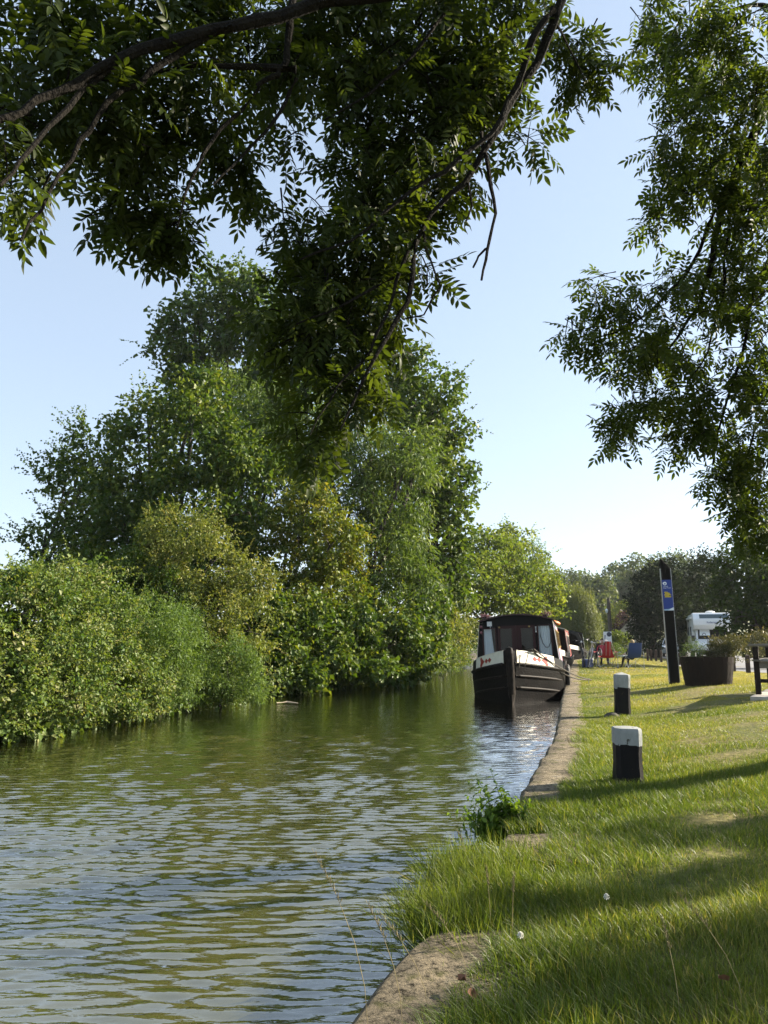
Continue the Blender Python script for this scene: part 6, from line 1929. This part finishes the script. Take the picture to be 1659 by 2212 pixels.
def person(loc, rz, label, shirt, trousers, hair, hairlen=.0, scale=1.0, armout=.0):
    """seated figure facing +y, grown as one skin over a skeleton"""
    root = empty('person', loc, rz, label, 'person', 'people sitting on the grass')
    root.scale = (scale,) * 3
    J, Eg, Rd = [], [], []
    def v(p, r, par=None):
        J.append(p); Rd.append(r)
        if par is not None: Eg.append((par, len(J) - 1))
        return len(J) - 1
    pel = v((0, .02, .50), (.15, .115))
    sp = v((0, -.02, .66), (.145, .105), pel)
    ch = v((0, -.07, .84), (.165, .11), sp)
    nk0 = v((0, -.09, .985), (.07, .06), ch)
    nk = v((0, -.08, 1.05), (.052, .052), nk0)
    h1 = v((0, -.065, 1.12), (.075, .085), nk)
    h2 = v((0, -.06, 1.20), (.078, .095), h1)
    h3 = v((0, -.065, 1.265), (.055, .07), h2)
    hands = []
    for sx in (-1, 1):
        s = v((sx * .17, -.08, .93), (.06, .06), ch)
        e = v((sx * (.27 + armout), .02, .68), (.043, .043), s)
        w = v((sx * (.25 + armout), .26, .64), (.03, .026), e)
        pa = v((sx * (.245 + armout), .33, .635), (.036, .016), w)
        for q in range(4):
            f0 = v((sx * (.225 + armout + .013 * q), .375, .632), (.0095, .0095), pa)
            f1 = v((sx * (.222 + armout + .014 * q), .405 + .006 * (q in (1, 2)), .622), (.0085, .0085), f0)
            v((sx * (.222 + armout + .014 * q), .42 + .008 * (q in (1, 2)), .60), (.007, .007), f1)
        t0 = v((sx * (.215 + armout), .31, .632), (.0105, .0105), pa)
        v((sx * (.195 + armout), .345, .622), (.008, .008), t0)
        hp = v((sx * .10, .08, .48), (.095, .09), pel)
        kn = v((sx * .14, .48, .49), (.062, .062), hp)
        an = v((sx * .15, .60, .10), (.04, .042), kn)
        v((sx * .16, .74, .045), (.042, .032), an)
    me = bpy.data.meshes.new('body')
    me.from_pydata(J, Eg, [])
    o = bpy.data.objects.new('body', me)
    link(o, root)
    md = o.modifiers.new('skin', 'SKIN')
    md.use_smooth_shade = True
    for i, r_ in enumerate(Rd): me.skin_vertices[0].data[i].radius = r_
    me.skin_vertices[0].data[0].use_root = True
    o.modifiers.new('sub', 'SUBSURF').levels = 1
    o.modifiers['sub'].render_levels = 1
    dg = bpy.context.evaluated_depsgraph_get()
    ev = bpy.data.meshes.new_from_object(o.evaluated_get(dg))
    o.modifiers.clear()
    o.data = ev
    for m in (shirt, trousers, M['skin'], M['tyre']): ev.materials.append(m)
    for p in ev.polygons:
        c = p.center
        if c.z > 1.0: k = 2
        elif c.y > .27 and c.z > .58 and abs(c.x) > .17: k = 2
        elif abs(c.x) > .18 and c.y > .06 and c.z > .55: k = 2
        elif c.z < .09: k = 3
        elif c.z < .55: k = 1
        else: k = 0
        p.material_index = k
        p.use_smooth = True
    # face
    for sx in (-1, 1):
        MB().lathe([(.0, .012), (.01, .006), (.012, 0)], (sx * .028, .035, 1.205), 8, 'Y').build('eye', M['plastic_black'], root)
        MB().lathe([(.004, -.012), (.02, -.004), (.018, .01), (.005, .014)], (sx * .078, -.06, 1.18), 8, 'X').build('ear', M['skin'], root)
    MB().add([(-.012, .03, 1.165), (.012, .03, 1.165), (0, .062, 1.168), (0, .028, 1.215)], [(0, 1, 2), (1, 3, 2), (3, 0, 2)]).build('nose', M['skin'], root)
    MB().box((0, .024, 1.135), (.04, .008, .008)).build('mouth', M['flower_red'], root)
    hm = MB(); rows = []
    for i in range(9):
        ph = -.55 - hairlen + (math.pi / 2 + .55 + hairlen) * i / 8
        rows.append([(.092 * math.cos(max(ph, -.4)) * math.cos(a), -.075 + .108 * math.cos(max(ph, -.4)) * math.sin(a), 1.20 + .115 * math.sin(ph) - (.03 if ph < -.4 else 0)) for a in np.linspace(math.pi * .86, math.pi * 2.14, 17)])
    hm.grid(rows)
    hm.build('hair', hair, root, smooth=True)
    return root

ch_r = Vector((8.374, 29.389, 0.250))
ch_b = Vector((9.260, 29.179, 0.248))
camp_chair(ch_r, R(-6), 'empty red camping chair with narrow high back and grey straps', M['fabric_red'], .23, .56, .98)
camp_chair(ch_b, R(14), 'blue camping chair seen from behind with a fair haired person in it', M['fabric_blue'], .54, .58, .93)
person(ch_b + Vector((-.02, .02, -.02)), R(16), 'person with fair hair and dark clothes sitting in the blue chair', M['cloth_black'], M['cloth_black'], M['hair_fair'], .1, .82)
ch_k = Vector((9.516, 34.074, 0.250))
ch_k.z = float(terr(ch_k.x, ch_k.y))
camp_chair(ch_k, R(170), 'dark camping chair behind the bicycles facing the camera', M['canvas'], .5, .56, .9)
person(ch_k + Vector((0, .0, -.03)), R(172), 'person in red top sitting behind the bicycles', M['cloth_red'], M['cloth_black'], M['hair_dark'], .0, .86)
ch_g = ch_r + Vector((1.05, 1.2, 0))
ch_g.z = float(terr(ch_g.x, ch_g.y))
# low white folding table under the red chair's right arm
def small_table(p):
    root = empty('folding_table', p, .2, 'low white folding table between the red and blue chairs', 'table')
    MB().box((0, 0, .44), (.4, .4, .025)).build('table_top', M['plastic_white'], root, bevel=.006)
    for x in (-.16, .16):
        for y in (-.16, .16):
            MB().tube([(x, y, .43), (-x * .8, y, .0)], .011, 6).build('leg', M['plastic_white'], root)
small_table(ch_g)
# notice board on a thin post behind the red chair
def notice():
    p = Vector((9.560, 33.390, 0.250))
    root = empty('notice_sign', p, -.1, 'white notice board with round dark blue emblem behind the red chair', 'sign')
    MB().box((.0, .03, .5), (.06, .05, 1.1)).build('post', M['pole'], root)
    b = MB().box((0, -.01, 1.16), (.34, .02, .46)).build('board', M['sign_white'], root, bevel=.004)
    n = 24
    MB().add([(.07 + .10 * math.cos(2 * math.pi * k / n), -.0225, 1.28 + .10 * math.sin(2 * math.pi * k / n)) for k in range(n)], [tuple(range(n))]).build('emblem', solid('notice emblem', (.02, .035, .07), .5), b)
    MB().add([(-.13, -.0225, 1.05), (-.10, -.0225, 1.05), (-.08, -.0225, 1.25), (-.12, -.0225, 1.25)], [(0, 1, 2, 3)]).build('emblem', bpy.data.materials['notice emblem'], b)
notice()
# loose belongings near the bicycles
mb = MB(); mb.box((0, 0, .16), (.36, .28, .32)); o = mb.build('cool_bag', M['panel_blue'], bevel=.04, seg=3); o.location = ch_r + Vector((-.62, .5, 0)); o.rotation_euler = (0, 0, .4)
tag(o, 'dark blue cool bag on the grass left of the red chair', 'bag')

# ------------------------------------------------------------------ lane: motorhome, car, bin
def wheel(par, c, r, w):
    W_ = MB().lathe([(r * .55, -w / 2), (r * .93, -w / 2), (r, -w * .35), (r, w * .35), (r * .93, w / 2), (r * .55, w / 2)], c, 20, 'X', cap=False).build('wheel', M['tyre'], par, smooth=True)
    MB().lathe([(.02, -w * .36), (r * .5, -w * .3), (r * .56, -w * .4), (r * .56, w * .4), (r * .5, w * .3), (.02, w * .36)], c, 16, 'X').build('rim', M['steel'], W_, smooth=True)

def motorhome():
    p = Vector((20.55, 48.6, 0)); p.z = float(terr(p.x, p.y))
    # local: x across, y backwards from the front, z up
    root = empty('motorhome', p, R(-17.5), 'white coachbuilt motorhome with overcab bed parked facing the camera', 'motorhome')
    W2 = 1.12
    # living body
    b = MB()
    b.prism([(1.9, .62), (6.3, .62), (6.4, 1.0), (6.4, 2.85), (6.2, 2.98), (1.9, 2.98)], -W2, W2, 'YZ')
    body = b.build('living_body', M['van_white'], root, bevel=.05, seg=2)
    o_ = MB()
    o_.prism([(.75, 1.98), (1.95, 1.9), (1.95, 3.03), (1.0, 3.03), (.55, 2.62), (.5, 2.25)], -W2 + .005, W2 - .005, 'YZ')
    oc = o_.build('overcab', M['van_white'], root, bevel=.06, seg=2)
    # dark window strip on the sloped front of the overcab
    def slope(x0, x1, f0, f1, off, name, m):
        a = Vector((0, .55, 2.62)); c = Vector((0, 1.0, 3.03))
        nrm = Vector((0, -(c.z - a.z), (c.y - a.y))).normalized() * off
        vs = [(x, *(a.lerp(c, f) + nrm)[1:]) for x, f in ((x0, f0), (x1, f0), (x1, f1), (x0, f1))]
        return MB().add(vs, [(0, 1, 2, 3)]).build(name, m, oc)
    slope(-.72, .95, .1, .72, .012, 'overcab_window', M['screen_tint'])
    cu = bpy.data.curves.new('lettering', 'FONT'); cu.body = 'Rollerteam 5'; cu.size = .16; cu.extrude = .002; cu.align_x = 'CENTER'; cu.materials.append(M['letter_blue'])
    t = bpy.data.objects.new('lettering', cu); t.location = (.1, .492, 2.36); t.rotation_euler = (math.pi / 2 - .13, 0, 0); link(t, oc); to_mesh(t)
    MB().lathe([(.3, 0), (.28, .08), (.15, .13), (.0, .14)], (.0, 1.4, 3.03), 16).build('roof_vent', M['plastic_white'], root, smooth=True)
    # cab
    c = MB()
    c.prism([(.0, .45), (1.95, .45), (1.95, 2.0), (1.15, 1.98), (.62, 1.32), (.08, 1.12), (-.02, .9)], -.98, .98, 'YZ')
    cab = c.build('cab', M['van_white'], root, bevel=.06, seg=2)
    def wsq(x0, x1, f0, f1, off, name, m):
        a = Vector((0, .62, 1.32)); d = Vector((0, 1.15, 1.98))
        nrm = Vector((0, -(d.z - a.z), (d.y - a.y))).normalized() * off
        vs = [(x * (1 - .08 * f), *(a.lerp(d, f) + nrm)[1:]) for x, f in ((x0, f0), (x1, f0), (x1, f1), (x0, f1))]
        return MB().add(vs, [(0, 1, 2, 3)]).build(name, m, cab)
    ws = wsq(-.88, .88, .06, .97, .014, 'windscreen', M['glass_dark'])
    wsq(-.78, -.15, .4, .95, .018, 'screen_light_patch', M['curtain'])  # pale panel standing in for light seen through the windscreen
    MB().tube([(-.2 + .1 * math.cos(a) - .3, .74 - .0, 1.62 + .12 * math.sin(a)) for a in np.linspace(0, math.pi, 8)], .02, 5).build('headrest', M['plastic_black'], cab)
    for sx in (-1, 1):
        MB().add([(sx * .995, .75, 1.35), (sx * .995, 1.6, 1.35), (sx * .995, 1.6, 1.88), (sx * .995, 1.18, 1.88)], [(0, 1, 2, 3)]).build('side_window', M['glass_dark'], cab)
        mr = MB().box((sx * 1.16, .72, 1.42), (.2, .1, .36)).build('mirror', M['plastic_black'], cab, bevel=.04, seg=2)
        MB().tube([(sx * .98, .8, 1.4), (sx * 1.12, .74, 1.42)], .025, 6).build('mirror_arm', M['plastic_black'], mr)
        MB().box((sx * .72, -.02, .88), (.34, .06, .2)).build('headlamp', M['lamp_glass'], cab, bevel=.02)
        wheel(root, (sx * .9, .85, .34), .34, .22); wheel(root, (sx * .95, 4.7, .34), .34, .22)
        for y0, z0, z1 in ((2.3, 1.6, 2.2), (4.3, 1.6, 2.2)):
            wf = MB().box((sx * (W2 + .005), y0 + .4, (z0 + z1) / 2), (.03, .9, z1 - z0)).build('window_frame', M['van_grey'], body, bevel=.01)
            MB().box((sx * (W2 + .022), y0 + .4, (z0 + z1) / 2), (.01, .8, z1 - z0 - .1)).build('window_glass', M['screen_tint'], wf)
    MB().box((0, -.03, .58), (1.9, .12, .3)).build('bumper', M['van_grey'], root, bevel=.04, seg=2)
    MB().box((0, -.01, .98), (.9, .05, .16)).build('grille', M['plastic_black'], cab)
    MB().box((-.99 - .0, 3.2, 2.72), (.28, 3.4, .16)).build('awning_box', M['plastic_white'], root, bevel=.04, seg=2).location = (-.12, 0, 0)
motorhome()

def car():
    p = Vector((22.780, 61.500, 0.343)); p.z = float(terr(p.x, p.y))
    root = empty('parked_car', p, R(-19), 'silver blue hatchback car parked beyond the sign post', 'car')
    def hw(z, y): return .86 - (.16 * max(0, z - .85) / .55)
    prof = [(0, .3), (.0, .62), (.1, .78), (.95, .95), (1.55, 1.38), (1.9, 1.45), (2.9, 1.44), (3.6, 1.12), (3.95, .98), (4.05, .6), (4.0, .3)]
    m = MB(); rows = []
    for x, k in ((-1, 1), (1, 1)):
        rows.append([(x * hw(z, y), y, z) for y, z in prof])
    n = len(prof)
    vs = rows[0] + rows[1]
    fs = [tuple(range(n)), tuple(range(2 * n - 1, n - 1, -1))] + [(i, (i + 1) % n, (i + 1) % n + n, i + n) for i in range(n)]
    body = m.add(vs, fs).build('body', M['car_silver'], root, bevel=.07, seg=3, smooth=True)
    def face(a, b, x0, f0, f1, off, name, mt):
        a, b = Vector((0, *a)), Vector((0, *b))
        nr = Vector((0, -(b.z - a.z), b.y - a.y)).normalized() * off
        q = []
        for s, f in ((-1, f0), (1, f0), (1, f1), (-1, f1)):
            pt = a.lerp(b, f) + nr
            q.append((s * (hw(pt.z, 0) - x0), pt.y, pt.z))
        return MB().add(q, [(0, 1, 2, 3)]).build(name, mt, body)
    face((.95, .95), (1.55, 1.38), .07, .08, .95, .015, 'windscreen', M['screen_tint'])
    for sx in (-1, 1):
        MB().add([(sx * (hw(.98, 0) + .012), 1.15, .98), (sx * (hw(.98, 0) + .012), 3.3, .98), (sx * (hw(1.36, 0) + .012), 2.9, 1.36), (sx * (hw(1.36, 0) + .012), 1.65, 1.36)], [(0, 1, 2, 3)]).build('side_window', M['screen_tint'], body)
        MB().box((sx * .62, .03, .68), (.34, .1, .14)).build('headlamp', M['lamp_glass'], body, bevel=.03, seg=2)
        MB().box((sx * .95, 1.3, 1.0), (.16, .1, .12)).build('mirror', M['car_silver'], body, bevel=.03)
        wheel(root, (sx * .74, .78, .31), .31, .2); wheel(root, (sx * .74, 3.3, .31), .31, .2)
    MB().box((0, -.02, .5), (1.0, .06, .2)).build('grille', M['plastic_black'], body, bevel=.02)
    MB().box((0, -.055, .42), (.5, .015, .11)).build('number_plate', M['plastic_white'], body)
car()
def wheelie_bin():
    p = Vector((20.266, 58.000, 0.091)); p.z = float(terr(p.x, p.y))
    root = empty('wheelie_bin', p, R(-10), 'dark wheelie bin with grey lid standing behind the kerb posts', 'bin')
    b = MB()
    lv = [(.22, .26, .0), (.25, .3, .35), (.28, .34, .95)]
    vs = []
    for w, d, z in lv: vs += [(-w, -d, z), (w, -d, z), (w, d, z), (-w, d, z)]
    fs = [(0, 3, 2, 1), (8, 9, 10, 11)]
    for i in range(2):
        for k in range(4): fs.append((i * 4 + k, i * 4 + (k + 1) % 4, i * 4 + 4 + (k + 1) % 4, i * 4 + 4 + k))
    b.add(vs, fs).build('bin_body', M['bin_dark'], root, bevel=.03)
    l = MB(); l.prism([(-.4, .96), (.38, .96), (.4, 1.02), (.1, 1.07), (-.38, 1.02)], -.31, .31, 'YZ'); l.build('lid', M['bin_lid'], root, bevel=.015)
    for sx in (-1, 1): MB().lathe([(.1, -.03), (.1, .03)], (sx * .24, .3, .1), 12, 'X').build('wheel', M['tyre'], root)
    MB().tube([(-.2, .4, .95), (-.2, .46, 1.0), (.2, .46, 1.0), (.2, .4, .95)], .015, 6).build('handle', M['plastic_black'], root)
wheelie_bin()

# ------------------------------------------------------------------ cottage, utility pole
def cottage():
    p = Vector((24.722, 77.000, 0.566)); p.z = 0.0
    root = empty('cottage', p, R(-24), 'pale cottage gable half hidden by the dark lane trees', 'house')
    w, hE, hR, d = 1.35, 2.3, 3.7, 7.0
    b = MB(); b.prism([(-w, -.2), (w, -.2), (w, hE), (0, hR), (-w, hE)], 0, d, 'XZ')
    b.build('wall', M['stone'], root)
    r = MB()
    for sx in (-1, 1):
        dx, dz = w + .12, hR - hE + .12
        r.add([(0, -.12, hR + .06), (sx * dx, -.12, hE - .06), (sx * dx, d + .12, hE - .06), (0, d + .12, hR + .06), (0, -.12, hR + .14), (sx * dx, -.12, hE + .02), (sx * dx, d + .12, hE + .02), (0, d + .12, hR + .14)],
              [(0, 1, 2, 3), (4, 5, 6, 7), (0, 1, 5, 4), (1, 2, 6, 5), (2, 3, 7, 6)])
    r.build('roof', M['roof_tile'], root)
    f = MB().box((-.45, -.03, 1.25), (.55, .06, .9)).build('window', M['plastic_white'], root)
    MB().box((-.45, -.065, 1.25), (.43, .015, .78)).build('pane', M['glass_dark'], f)
cottage()
def utility_pole():
    p = Vector((16.823, 58.000, 0.462)); p.z = float(terr(p.x, p.y))
    root = empty('utility_pole', p, 0, 'wooden utility pole with a small lamp near its top', 'utility pole')
    MB().tube([(0, 0, -.3), (0, 0, 2), (-.02, 0, 4.15)], [.15, .14, .12], 10).build('shaft', M['pole'], root, smooth=True)
    MB().tube([(0, -.1, 3.5), (-.2, -.15, 3.55), (-.22, -.15, 3.35)], .02, 5).build('lamp_bracket', M['plastic_black'], root)
    MB().lathe([(.03, .18), (.11, .08), (.08, -.1), (.02, -.14)], (-.22, -.15, 3.2), 10).build('lamp', M['curtain'], root, smooth=True)
utility_pole()

# ------------------------------------------------------------------ thin summer haze
def haze():
    m, nt, N, L = newmat('haze')
    out = N.new('ShaderNodeOutputMaterial')
    v = N.new('ShaderNodeVolumePrincipled')
    v.inputs['Color'].default_value = (.88, .93, 1.0, 1)
    v.inputs['Density'].default_value = .00018
    v.inputs['Anisotropy'].default_value = .3
    L.new(v.outputs[0], out.inputs['Volume'])
    o = MB().box((50, 1290, 11.5), (3300, 2680, 27)).build('haze', m)
    tag(o, 'thin summer haze over the canal', kind='stuff')
haze()
